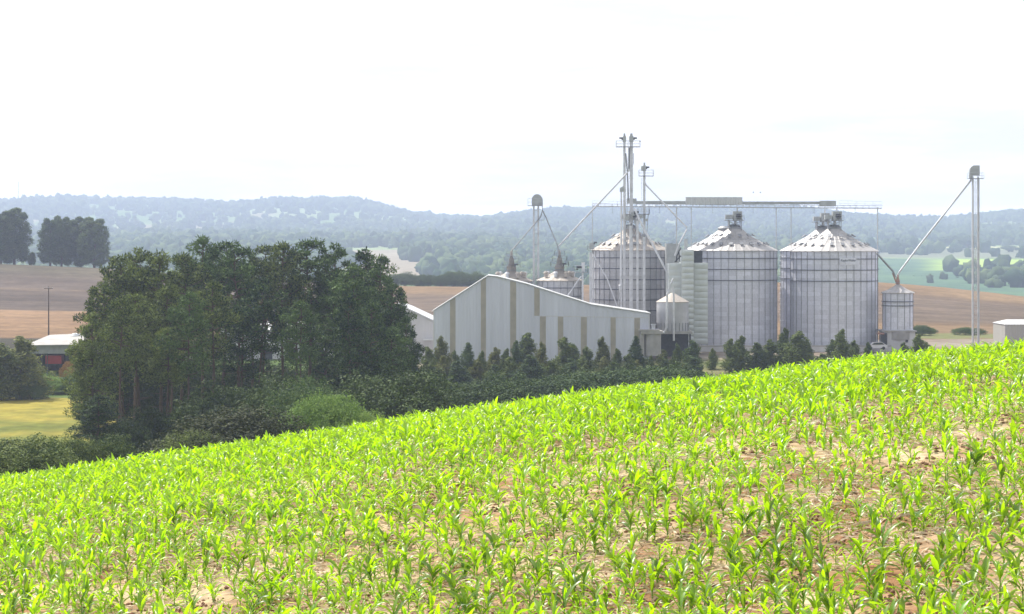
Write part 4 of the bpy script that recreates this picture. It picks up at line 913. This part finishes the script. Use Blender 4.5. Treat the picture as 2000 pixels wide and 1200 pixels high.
b = MB(); p = W(1215, 372, YT-2); b.add([(p[0]-.45, YT-2.4, p[2]-.3), (p[0]+.35, YT-2.4, p[2]-.3), (p[0]+.35, YT-2.4, p[2]+.9), (p[0]-.45, YT-2.4, p[2]+.4), (p[0]-.45, YT-1.6, p[2]-.3), (p[0]+.35, YT-1.6, p[2]-.3), (p[0]+.35, YT-1.6, p[2]+.9), (p[0]-.45, YT-1.6, p[2]+.4)], [(0, 1, 2, 3), (7, 6, 5, 4), (0, 4, 5, 1), (1, 5, 6, 2), (2, 6, 7, 3), (3, 7, 4, 0)]); b.build('head', M_grey, e3)
t4 = tall('elevator leg right of the two highest ones, ending lower with its motor on the right', 1258.5, 4.2, 318, YT, 6.5, 1)
platform(t4, 1248, 1276, 344, YT, 1.5, h=1.15)
spout(t4, [(1259, 356, YT-.3), (1262, 362, YT-.3), (1341, 444, YT-2), (1341, 449, YT-2), (1326, 478, YT-3), (1318, 500, YT-3)], .15, M_pipe)
b = MB(); p = W(1258.5, 330, YT-.2); b.box(p[0]-.62, p[0]-.2, YT-.5, YT+.1, p[2]-.4, p[2]+.5); b.build('box', M_grey, t4)
ladder(t4, W(1254.5, 0, YT)[0], YT-.2, -19, 13, .35, False)
# lower pair of thick pipes down the front of the left silo
for px, top, w, lb in ((1231.5, 440, 4.6, 'pale vertical casing before the left silo, left of the centre pair'), (1245, 430, 4.2, 'pale vertical casing before the left silo, between two others'), (1257.5, 462, 4.2, 'rightmost pale vertical casing before the left silo')):
    e = thing('vertical_casing', lb, 'pipe', ground(px, YT-3), 'vertical pipes in front of the left silo'); casing(e, px, w, top, 676, YT-3, M_pipe)
    b = MB(); p = W(px, top, YT-3); b.lathe((p[0], YT-3, p[2]), [(.32, -.1), (.32, .25), (.15, .5), (0, .55)], 10); b.build('cap', M_galvd, e)
e = thing('downpipe', 'pale downpipe with a conical lower end before the left silo', 'pipe', ground(1212, YT-4)); b = MB(); b.tube([W(1213, 480, YT-4), W(1212, 556, YT-4), W(1211, 558, YT-4), W(1211, 572, YT-4)], [.16, .16, .30, .16], 8); b.build('pipe', M_pipe, e)
b = MB(); b.tube([W(1211, 572, YT-4), W(1207, 598, YT-4), ground(1205, YT-4)], .07, 6); b.build('support_post', M_galv, e)
e = thing('diagonal_spout', 'long pale spout slanting right and down over the front of the left silo roof', 'pipe', ground(1310, YT-6)); b = MB(); b.tube([W(1240, 408, YT-4), W(1248, 428, YT-5), W(1306, 538, YT-6), W(1311, 545, YT-6)], .20, 8); b.build('pipe', M_pipe, e)
b = MB(); b.tube([W(1318, 536, YT-6), W(1308, 542, YT-6), W(1303, 556, YT-6), W(1304, 600, YT-6)], .10, 6); b.build('bracket', M_pipe, e); b = MB(); b.beam(W(1304, 545, YT-6), ground(1304, YT-6), .12); b.build('support_post', M_galv, e)
e = thing('roof_spout', 'thin spout slanting from the left tower over the wall of the left silo', 'pipe', ground(1204, YT-5)); b = MB(); b.tube([W(1158, 497, YT-5), W(1186, 545, YT-5), W(1205, 598, YT-5)], .12, 6); b.build('pipe', M_pipe, e)
e = thing('cross_platform', 'service platform and clutter among the pipes at the top of the left silo', 'platform', W(1240, 440, YT)); platform(e, 1222, 1268, 419, YT, 2.2); platform(e, 1246, 1268, 418.5, YT-1, 1.2, h=1.3)
b = MB()
for dx, dz, s in ((-1.6, 1.2, .5), (-.4, 2.0, .45), (.4, .4, .6), (1.2, 1.5, .4), (-.9, -.6, .5), (2.2, .9, .35)):
    p = W(1240, 440, YT); b.box(p[0]+dx-s, p[0]+dx+s*.6, YT-1.6, YT-.7, p[2]+dz-.2, p[2]+dz+s); 
b.build('gear_box', M_grey, e); motor(e, (W(1238, 0, YT)[0], YT-2, W(0, 415, YT)[2]), 1, 1.1)
b = MB(); b.beam(W(1225, 425, YT-1.2), W(1250, 480, YT-1.2), .1); b.beam(W(1252, 425, YT-1.2), W(1228, 480, YT-1.2), .1); b.beam(W(1222, 420, YT), W(1222, 480, YT), .12); b.beam(W(1266, 420, YT), W(1262, 480, YT), .1); b.build('frame', M_galvd, e)
# left corner tower of that silo and lift machine
e = thing('corner_tower', 'pale elevator casing with a small platform at the left edge of the left silo', 'bucket elevator', ground(1153, 394)); casing(e, 1154, 6, 493, 676, 394); platform(e, 1148, 1170, 489, 394, 1.8); casing(e, 1159, 2, 500, 676, 394.6, M_galv)
b = MB(); p = W(1156, 478, 394); b.box(p[0]-.5, p[0]+.5, 393.6, 394.4, p[2]-.9, p[2]+.3); b.build('box', M_grey, e); motor(e, W(1160, 474, 393.5), 1, .8)
e = thing('machine_platform', 'small platform with a dark motor, between the right small silo and the left big silo', 'platform', ground(1135, 390)); platform(e, 1121, 1147, 532, 390, 2.0, h=1.3); motor(e, W(1126, 522, 389.6), 1, 1.3)
b = MB(); b.box(W(1136, 0, 390)[0], W(1142, 0, 390)[0], 389.5, 390.5, W(0, 531, 390)[2], W(0, 513, 390)[2]); b.build('box', M_pipe, e)
b = MB(); b.beam(W(1138, 532, 390), ground(1138, 390), .34); b.build('support_post', M_pipe, e); b = MB(); b.tube([W(1135, 540, 389), W(1110, 576, 389), ground(1100, 389)], .14, 8); b.build('pipe', M_pipe, e)

# right lattice tower with long spout
YR = 400
rt = thing('lattice_elevator', 'isolated lattice elevator tower standing right of all the silos', 'bucket elevator', ground(1905, YR))
for px in (1900, 1910.5): casing(rt, px, 3.0, 345, 672, YR, M_pipe)
b = MB(); zs = np.linspace(-(665-HY)/F*YR, -(350-HY)/F*YR, 25); xa, xb = W(1899, 0, YR)[0], W(1912, 0, YR)[0]
for i, z in enumerate(zs):
    b.beam((xa-.05, YR-.35, z), (xb+.05, YR-.35, z), .06)
    if i < 24: b.beam((xa, YR-.35, z), (xb, YR-.35, zs[i+1]), .045); b.beam((xb, YR+.35, z), (xa, YR+.35, zs[i+1]), .045)
for xx in (xa, xb):
    for yy in (YR-.35, YR+.35): b.beam((xx, yy, zs[0]-1), (xx, yy, zs[-1]), .07)
b.build('lattice', M_galv, rt); platform(rt, 1891, 1920, 349, YR, 1.8, h=1.1)
b = MB(); p = W(1903, 345, YR); b.tube([(p[0], YR-.5, p[2]+1.2), (p[0], YR+.5, p[2]+1.2)], .95, 16); b.box(p[0]-.2, p[0]+.95, YR-.53, YR+.53, p[2]+.2, p[2]+2.15); b.box(p[0]-.95, p[0]-.4, YR-.4, YR+.4, p[2]-.3, p[2]+1.3); b.build('head', M_grey, rt)
spout(rt, [(1896, 344, YR), (1896, 353, YR), (1800, 474, YR-1), (1757, 531, YR-2), (1752, 541, YR-2)], .19, M_galv)
b = MB()
for k in range(14):
    t = k/14; p = Vector(W(1896+(1757-1896)*t, 353+(531-353)*t-2.2, YR-.5)); q = Vector(W(1896+(1757-1896)*(t+.071), 353+(531-353)*(t+.071)-2.2, YR-.5)); b.beam(p, q, .05)
    b.beam(p, p-Vector((0, 0, .3)), .04)
b.build('spout_cable', M_galvd, rt)
ladder(rt, W(1905.5, 0, YR)[0], YR-.5, -19, 13, .4, False)
# small hopper silo on a white pedestal
mH, gH = silo('small round steel silo on a white pedestal, right of the big silos', 1753.5, 398, 2.95, 646, 572, 1.55, .35, nst=14, rings=(1.7, 2.5), vents=False, name='small_silo', ribs=14, base_h=.2)
b = MB(); x, y, z0, H = gH; b.lathe((x, y, z0), [(.35, H+1.6), (.42, H+2.2), (.2, H+3.0), (.2, H+3.5), (0, H+3.6)], 10); b.tube([(x-.3, y, z0+H+2), (x-1.0, y, z0+H+3.8)], .14, 8); b.build('inlet', M_rust, mH)
sp = MB(); sp.tube([W(1712, 495, 398), W(1744, 530, 398), W(1749, 542, 398)], .2, 8); sp.build('spout', M_galvd, mH)
ped = thing('silo_pedestal', 'white block pedestal carrying the small round silo', 'building', ground(1754, 398)); u = W(1722, 647, 395.5); w = W(1787, 676, 395.5)
b = MB(); b.box(u[0]+.5, w[0], 395.2, 401, w[2]-1.5, u[2]-.15); b.build('wall', M_white, ped); b = MB(); b.box(u[0], w[0]+.25, 394.8, 401.4, u[2]-.13, u[2]+.12); b.build('slab', M_conc, ped)
b = MB(); b.box(u[0]-.2, u[0]+.9, 394.7, 394.95, w[2]-1, u[2]-.35); b.build('door', M_dark, ped); b = MB(); b.box(u[0]-.9, u[0]+.3, 394.4, 395.6, u[2]-.6, u[2]-.3); b.build('awning', M_rust, ped)
b = MB(); b.box(w[0]-1.9, w[0]-1.4, 395.1, 395.17, w[2]+.7, w[2]+1.2); b.build('window', M_dark, ped)
# base walls
bw = thing('base_wall', 'long low white retaining wall at the foot of the big silos', 'wall', ground(1550, 394)); u = W(1356, 677, 393); w = W(1740, 700, 393)
b = MB(); b.box(u[0], w[0], 393, 393.5, -24, u[2]+.0); b.build('wall', M_white, bw); b = MB(); b.box(u[0]-.1, w[0]+.1, 392.9, 393.6, u[2]+.003, u[2]+.18); b.build('coping', M_conc, bw)

# ------------------------------------------------------------------ dryer, round bin, tank
YD = 385
dr = thing('grain_dryer', 'tall pale grain dryer clad in bulging ribbed sheets, left of the middle silo', 'grain dryer', ground(1345, YD))
def bulge(nm, p0, p1, t, bt, y0, y1, pitch=1.07, amp=.16, m=None, ph=0):
    x0, x1 = W(p0, 0, y0)[0], W(p1, 0, y0)[0]; z1, z0 = -(t-HY)/F*y0, -(bt-HY)/F*y0; v = []; f = []; nx = 10; nz = int((z1-z0)/pitch)*6
    for i in range(nz+1):
        z = z0+(z1-z0)*i/nz; q = ((i % 6)/6.)
        for k in range(nx+1):
            uu = k/nx; a = amp*math.sin(math.pi*q)**.7*(.35+.65*math.sin(math.pi*uu))
            v.append((x0+(x1-x0)*uu, y0-a, z+ .12*math.sin(math.pi*uu)*(1-abs(2*q-1))))
    for i in range(nz):
        for k in range(nx): a = i*(nx+1)+k; f.append((a, a+1, a+nx+2, a+nx+1))
    b = MB(); b.add(v, f); b.box(x0, x1, y0+.01, y1, z0, z1); return b.build(nm, m, dr, smooth=False)
M_dry = material('dryer_sheet', (.60, .64, .63), .45, .15, var=.06, scale=.8)
bulge('side_column', 1306, 1331, 515, 680, YD, YD+6, m=M_dry); bulge('centre_column', 1331.5, 1355, 488, 680, YD-1.2, YD+5, m=M_dry, amp=.28); bulge('side_column', 1355.5, 1382.5, 514, 673, YD, YD+6, m=M_dry)
b = MB(); u = W(1300, 476, 400); w = W(1326, 520, 400); b.box(u[0], w[0], 398, 402, w[2]-16, u[2]); b.build('rear_housing', M_grey, dr)
b = MB(); u = W(1355, 490, 390); w = W(1371, 514, 390); b.box(u[0], w[0], 389, 391, w[2]-.1, u[2]); b.build('top_hood', M_dark, dr)
b = MB(); p = W(1321, 512, YD); b.tube([p, W(1322, 500, YD), W(1330, 484, YD)], .12, 6); b.tube([W(1328, 512, YD), W(1326, 492, YD)], .1, 6); b.tube([W(1318, 512, YD), W(1330, 500, YD)], .12, 6); b.build('pipe', M_dark, dr)
b = MB(); b.beam(W(1322, 405, YD+8), W(1322, 505, YD+8), .1); b.box(W(1337, 0, YD)[0], W(1343, 0, YD)[0], YD, YD+1, W(0, 488, YD)[2], W(0, 467, YD)[2]); b.build('rooftop_railing', M_galv, dr)
YB = 378
rb = thing('round_bin', 'small round grey bin with a cone roof on a steel stand, before the left silo', 'bin', ground(1313, YB)); c = W(1313.5, 646, YB); z1 = -(590-HY)/F*YB; H = z1-c[2]; r = 2.95
b = MB(); b.lathe(c, [(0, 0), (r, 0), (r, H)], 40); b.build('wall', M_galvd if False else material('bin_sheet', (.50, .50, .52), .55, .2, var=.1, scale=.8), rb)
b = MB(); b.lathe(c, [(r+.1, H-.05), (r+.1, H+.05), (.25, H+1.65), (0, H+1.7)], 40); b.build('roof', M_sroof_w, rb)
b = MB()
for k in range(26): a = 2*math.pi*k/26; b.beam((c[0]+math.cos(a)*(r+.06), YB+math.sin(a)*(r+.06), c[2]), (c[0]+math.cos(a)*(r+.06), YB+math.sin(a)*(r+.06), c[2]+1.5), .1)
b.build('lower_ribs', M_galvd, rb)
b = MB(); b.box(c[0]-3.4, c[0]+3.4, YB-3.2, YB+3.2, c[2]-.5, c[2]-.003); b.build('stand_deck', M_conc, rb)
for sx in (-1, 1):
    for sy in (-1, 1): b = MB(); b.beam((c[0]+sx*3.0, YB+sy*2.8, c[2]-.5), (c[0]+sx*3.0, YB+sy*2.8, -22.5), .3); b.build('stand_leg', M_dark, rb)
b = MB(); b.box(c[0]-2.6, c[0]+2.8, YB+1, YB+2.6, -22, c[2]-.6); b.build('machine_room', M_dark, rb)
b = MB(); b.tube([W(1316, 544, 374), W(1313, 549, 374), W(1303, 575, 373.5), (W(1302, 0, 373.5)[0], 373.5, W(0, 640, 373.5)[2]), W(1297, 650, 373.5), W(1291, 650, 374)], .19, 10); b.build('pipe', M_pipe, rb)
b = MB(); b.tube([W(1314, 560, 374), W(1316, 580, 374), W(1316, 666, 374)], .17, 10); b.build('pipe', M_pipe, rb)
tk = thing('concrete_tank', 'round pale concrete tank with a flat slab and small chimney, right of the barn', 'tank', ground(1274, 372)); p = W(1275, 652, 372)
b = MB(); b.lathe((p[0], 372, p[2]), [(0, 0), (1.5, 0), (1.5, -4), (0, -4)][::-1], 28); b.box(p[0]-2.4, p[0]-1.6, 371, 373, p[2]-4, p[2]); b.build('tank_wall', M_conc, tk)
b = MB(); b.box(p[0]-2.3, p[0]+1.7, 370.3, 373.8, p[2]+.01, p[2]+.55); b.box(p[0]-2.6, p[0]+1.1, 370.2, 373.9, p[2]+.56, p[2]+.8); b.build('slab', M_conc, tk)
b = MB(); b.tube([(p[0]+.1, 372, p[2]+.8), (p[0]+.1, 372, p[2]+1.6)], .35, 10); b.tube([(p[0]+.1, 372, p[2]+1.6), (p[0]+.1, 372, p[2]+1.75)], .5, 10); b.build('chimney', M_pipe, tk)

# ------------------------------------------------------------------ barns and sheds
def pw(px, py, Y): q = W(px, py, Y); return (q[0], q[2])
YB1, YB2 = 372, 383
prof = [(847, 607.5), (953, 539.5), (972, 541.5), (1030, 556), (1095, 577), (1155, 596), (1268, 613)]
barn = thing('big_barn', 'big pale sheet metal barn with an uneven gable and tan vertical strips', 'barn', ground(1050, YB1))
poly = [pw(a, b_, YB1) for a, b_ in prof]; b = MB(); b.prism([(poly[0][0], -25)]+poly+[(poly[-1][0], -25)], YB1, YB2); b.build('wall', M_barn, barn)
b = MB(); up = [(x, z+.16) for x, z in poly]; up[0] = (up[0][0]-.35, up[0][1]-.2); up[-1] = (up[-1][0]+.3, up[-1][1]-.04)
lo = [(x, z-.12) for x, z in up]
n = len(up)
v = [(x, YB1-.25, z) for x, z in up]+[(x, YB1-.25, z) for x, z in lo]+[(x, YB2+.2, z) for x, z in up]+[(x, YB2+.2, z) for x, z in lo]; f = []
for i in range(n-1): f += [(i, i+1, 2*n+i+1, 2*n+i), (n+i, 3*n+i, 3*n+i+1, n+i+1), (i, n+i, n+i+1, i+1), (2*n+i, 2*n+i+1, 3*n+i+1, 3*n+i)]
f += [(0, 2*n, 3*n, n), (n-1, 2*n-1, 4*n-1, 3*n-1)]
b.add(v, f); b.build('roof', M_roofw, barn)
tp = lambda px: np.interp(px, [a for a, _ in prof], [c for _, c in prof])
for p0, p1, t, bt in ((879, 889.5, None, 705), (939, 949, None, 705), (996.5, 1008, None, 705), (1043.5, 1054, None, 617), (1054.5, 1066, 618.5, 710), (1089.5, 1100, 619, 710), (1134.5, 1146, 619, 710), (1192.5, 1202.5, 620, 710), (1239, 1250, 621.5, 710)):
    xa, xb = pw(p0, 0, YB1)[0], pw(p1, 0, YB1)[0]; za = (pw(p0, tp(p0)+1.2, YB1)[1], pw(p1, tp(p1)+1.2, YB1)[1]) if t is None else (pw(0, t, YB1)[1],)*2; zb = pw(0, bt, YB1)[1]
    b = MB(); b.prism([(xa, zb), (xa, za[0]), (xb, za[1]), (xb, zb)], YB1-.05, YB1+.05); b.build('translucent_strip', M_strip, barn)
b = MB(); u = pw(1054.5, 617.5, YB1); w = pw(1267, 621, YB1); b.beam((u[0], YB1-.03, u[1]), (w[0], YB1-.03, w[1]), .05, .10); b.build('sheet_lap', M_barn2, barn)
b = MB(); b.box(poly[0][0]-.06, poly[0][0]+.12, YB1-.06, YB1+.1, -25, poly[0][1]-.1); b.box(poly[-1][0]-.12, poly[-1][0]+.06, YB1-.06, YB1+.1, -25, poly[-1][1]-.1); b.build('corner_trim', M_roofw, barn)
# back barn, gable half hidden by pines
bb = thing('back_barn', 'smaller off white barn with a bright roof between the pines and the big barn', 'barn', ground(790, 392)); Yb = 392
pf = [(690, 640), (775, 596), (800, 606), (860, 634)]; pp = [pw(a, c, Yb) for a, c in pf]
b = MB(); b.prism([(pp[0][0], -25)]+pp+[(pp[-1][0], -25)], Yb, Yb+16); b.build('wall', M_barn2, bb)
b = MB()
for i in range(3): (xa, za), (xb, zb) = pp[i], pp[i+1]; b.prism([(xa, za+.05), (xb, zb+.05), (xb, zb+.25), (xa, za+.25)], Yb-.5, Yb+16.4)
b.build('roof', M_roofw, bb); b = MB(); u = W(800, 673, Yb-.1); w = W(826, 706, Yb-.1); b.box(u[0], w[0], Yb-.12, Yb+.1, w[2], u[2]); b.build('door', M_grey, bb)
b = MB(); u = W(827, 662, Yb-.8); w = W(846, 665, Yb-.8); b.box(u[0], w[0], Yb-1.6, Yb-.02, w[2], u[2]); b.build('awning', M_roofw, bb)
lb_ = thing('long_shed', 'long white shed glimpsed between the pine trunks', 'shed', ground(560, 400)); u = W(430, 645, 400); w = W(688, 700, 400)
b = MB(); b.box(u[0], w[0], 400, 412, -25, u[2]); b.build('wall', M_white, lb_); b = MB(); zc = u[2]; b.add([(u[0]-.4, 399.5, zc+.01), (w[0]+.1, 399.5, zc+.01), (w[0]+.1, 406, zc+1.6), (u[0]-.4, 406, zc+1.6), (u[0]-.4, 412.5, zc+.01), (w[0]+.1, 412.5, zc+.01)], [(0, 1, 2, 3), (3, 2, 5, 4), (0, 3, 4), (1, 5, 2), (0, 4, 5, 1)]); b.build('roof', M_roofw, lb_)
for k in range(5): b = MB(); xx = u[0]+3+k*5; b.box(xx, xx+2.2, 399.9, 400.1, -23, -20.2); b.build('door', M_dark, lb_)
# open shed at the left
Yo = 372
os_ = thing('open_shed', 'open fronted shed with a pale sloping roof at the left, dark inside', 'shed', ground(98, Yo)); g0 = W(58, 722, Yo); g1 = W(154, 722, Yo); zf = W(0, 675, Yo)[2]; zb_ = W(0, 656, Yo+9)[2]
b = MB(); xa, xb = g0[0], g1[0]; b.add([(xa-.6, Yo-.8, zf-.05), (xb+.3, Yo-.8, zf+.05), (xb+.5, Yo+9, zb_+.35), (xa+1.6, Yo+9, zb_), (xa-.6, Yo-.8, zf+.10), (xb+.3, Yo-.8, zf+.22), (xb+.5, Yo+9, zb_+.5), (xa+1.6, Yo+9, zb_+.15)], [(3, 2, 1, 0), (4, 5, 6, 7), (0, 1, 5, 4), (1, 2, 6, 5), (2, 3, 7, 6), (3, 0, 4, 7)]); b.build('roof', material('shed_roof_sheet', (.42, .40, .38), .6, .1, var=.15, scale=.7), os_)
zl = W(0, 691, Yo)[2]; b = MB(); b.box(xa+.4, xb-.3, Yo-.05, Yo+.1, zl, zf-.08); b.build('fascia_wall', material('shed_fascia', (.34, .34, .35), .7), os_)
b = MB(); b.box(xa+.5, xb-.4, Yo+7.5, Yo+7.7, g0[2]-1.5, zb_-.5); b.box(xa+.3, xa+.5, Yo+.2, Yo+7.4, g0[2]-1.5, zf-.1); b.box(xb-.3, xb-.1, Yo+.2, Yo+7.4, g0[2]-1.5, zf-.1); b.build('wall', material('shade_painted_shed_wall', (.06, .055, .06), .8), os_)  # near-black wall colour stands in for the shade under the roof
for xx in (xa+.45, xa+3.2, xb-2.2, xb-.35): b = MB(); b.beam((xx, Yo-.02, g0[2]-1), (xx, Yo-.02, zl+.05), .16); b.build('post', M_dark, os_)
b = MB(); p = W(148, 653, Yo+7); b.lathe((p[0], Yo+7, p[2]-1.2), [(1.0, -1.5), (1.0, .9), (.7, 1.3), (0, 1.45)], 18); tkk = b.build('water_tank', M_roofw, None, origin=(p[0], Yo+7, p[2]-2.7)); tag(tkk, 'white round water tank top peeking over the right end of the open shed', 'tank')
tr = thing('red_trailer', 'red box trailer parked inside the open shed', 'trailer', ground(104, Yo+1)); u = W(89, 695, Yo+.6); w = W(120, 711, Yo+.6)
b = MB(); b.box(u[0], w[0], Yo+.5, Yo+2.8, w[2], u[2]); b.build('body', M_red, tr)
b = MB(); b.box(u[0]+.1, w[0]-.1, Yo+.6, Yo+2.7, w[2]-.25, w[2]-.003); b.beam((u[0]-1.2, Yo+1.6, w[2]-.3), (u[0]+.2, Yo+1.6, w[2]-.15), .1); b.build('chassis', M_dark, tr)
for xx in (u[0]+.6, w[0]-.6): b = MB(); b.tube([(xx, Yo+.45, w[2]-.5), (xx, Yo+.75, w[2]-.5)], .45, 14); b.build('wheel', M_tyre, tr)
# grey shed at the right edge
rs = thing('ribbed_shed', 'low grey ribbed shed cut by the right picture edge', 'shed', ground(2010, 404)); u = W(1963, 634, 404); w = W(2075, 690, 404)
b = MB(); b.box(u[0], w[0], 404, 414, w[2], u[2]); b.build('wall', M_cont, rs); b = MB(); zc = u[2]; b.add([(u[0]-.15, 403.8, zc+.004), (w[0], 403.8, zc+.004), (w[0], 409, zc+.8), (u[0]+1.5, 409, zc+.8), (u[0]-.15, 414.2, zc+.004), (w[0], 414.2, zc+.004)], [(0, 1, 2, 3), (3, 2, 5, 4), (0, 3, 4), (1, 5, 2), (0, 4, 5, 1)]); b.build('roof', M_roofw, rs)
# parked car at the foot of the right silo
ca = thing('parked_car', 'small white car parked beside the pedestal of the small silo', 'car', ground(1712, 391)); gx, gy, gz = ground(1712, 391); gz = max(gz, W(0, 683, 391)[2])
ca.location = (gx, gy, gz)
b = MB(); L_ = 3.9; pr = [(-1.95, .3), (-1.95, .8), (-1.15, .92), (-.6, 1.42), (.9, 1.45), (1.6, .98), (1.95, .9), (1.95, .3)]; b.prism([(gx+a, gz+c) for a, c in pr], gy-.8, gy+.8); b.build('body', material('white_car_paint', (.75, .75, .77), .25, 0, var=.03, spec=.6), ca)
b = MB(); b.prism([(gx+a, gz+c) for a, c in [(-1.02, .95), (-.58, 1.34), (.85, 1.37), (1.4, .98)]], gy-.83, gy+.83); b.build('windows', M_glass, ca)
for xx in (-1.25, 1.2): 
    for yy in (-.72, .72): b = MB(); b.tube([(gx+xx, gy+yy-.12, gz+.3), (gx+xx, gy+yy+.12, gz+.3)], .31, 14); b.build('wheel', M_tyre, ca)
# utility poles
def pole(px, top, Y, label, arms=True, foot=None):
    g = ground(px, Y); zt_ = -(top-HY)/F*Y; t = thing('utility_pole', label, 'pole', g); b = MB(); b.tube([g, (g[0], Y, zt_)], [.16, .09], 8); b.build('shaft', M_wood, t)
    if arms:
        b = MB(); b.beam((g[0]-.9, Y-.1, zt_-.4), (g[0]+.9, Y-.1, zt_-.4), .12); b.build('crossarm', M_wood, t)
        for dx in (-.8, 0, .8): b = MB(); b.lathe((g[0]+dx, Y-.1, zt_-.34), [(.05, 0), (.08, .1), (.04, .2), (0, .22)], 8); b.build('insulator', M_conc, t)
pole(95, 560, 428, 'slim brown utility pole on the tan field above the open shed')
g = ground(36, 5980); m_ = thing('radio_mast', 'thin lattice radio mast on the far ridge at the left', 'mast', g); zz = -(355-HY)/F*5980
b = MB()
for a in (0, 2.1, 4.2): b.beam((g[0]+2.4*math.cos(a), 5980+2.4*math.sin(a), g[2]), (g[0]+.5*math.cos(a), 5980+.5*math.sin(a), zz), .5)
for k in range(10):
    z = g[2]+(zz-g[2])*k/10; q = 1.4-.11*k; b.beam((g[0]-q, 5980, z), (g[0]+q*.6, 5980, z+(zz-g[2])/10), .25)
b.build('lattice', M_galvd, m_)
# two birds above the conveyor
for px, py, lb in ((1471, 377, 'tiny gliding bird above the conveyor, the left one'), (1485, 377, 'tiny gliding bird above the conveyor, the right one with raised wings')):
    x, y, z = W(px, py, 395); b = MB(); b.tube([(x-.16, y, z), (x-.06, y, z+.01), (x+.1, y, z+.02), (x+.2, y, z+.03)], [.01, .045, .04, .01], 6)
    b.add([(x-.05, y, z+.02), (x+.07, y, z+.03), (x+.1, y-.32, z+.2), (x+.02, y-.5, z+.16), (x-.03, y-.28, z+.19)], [(0, 1, 2, 3, 4)]); b.add([(x-.05, y, z+.02), (x+.07, y, z+.03), (x+.16, y+.32, z+.25), (x+.1, y+.5, z+.2), (x-.0, y+.28, z+.22)], [(4, 3, 2, 1, 0)])
    tag(b.build('bird', M_dark, None, origin=(x, y, z)), lb, 'bird')

# ------------------------------------------------------------------ haze
hb = MB(); hb.box(-6100, 6100, -70, 7900, -160, 160)
hm = bpy.data.materials.new('haze_air'); hm.use_nodes = True; n = hm.node_tree.nodes; n.clear(); o_ = n.new('ShaderNodeOutputMaterial'); pv = n.new('ShaderNodeVolumePrincipled')
pv.inputs['Color'].default_value = (.62, .71, .98, 1); pv.inputs['Density'].default_value = .00023; pv.inputs['Anisotropy'].default_value = .45
hm.node_tree.links.new(pv.outputs[0], o_.inputs['Volume'])
ho = hb.build('haze', hm, None); tag(ho, 'pale blue haze filling the air over fields and hills', 'haze', kind='stuff')
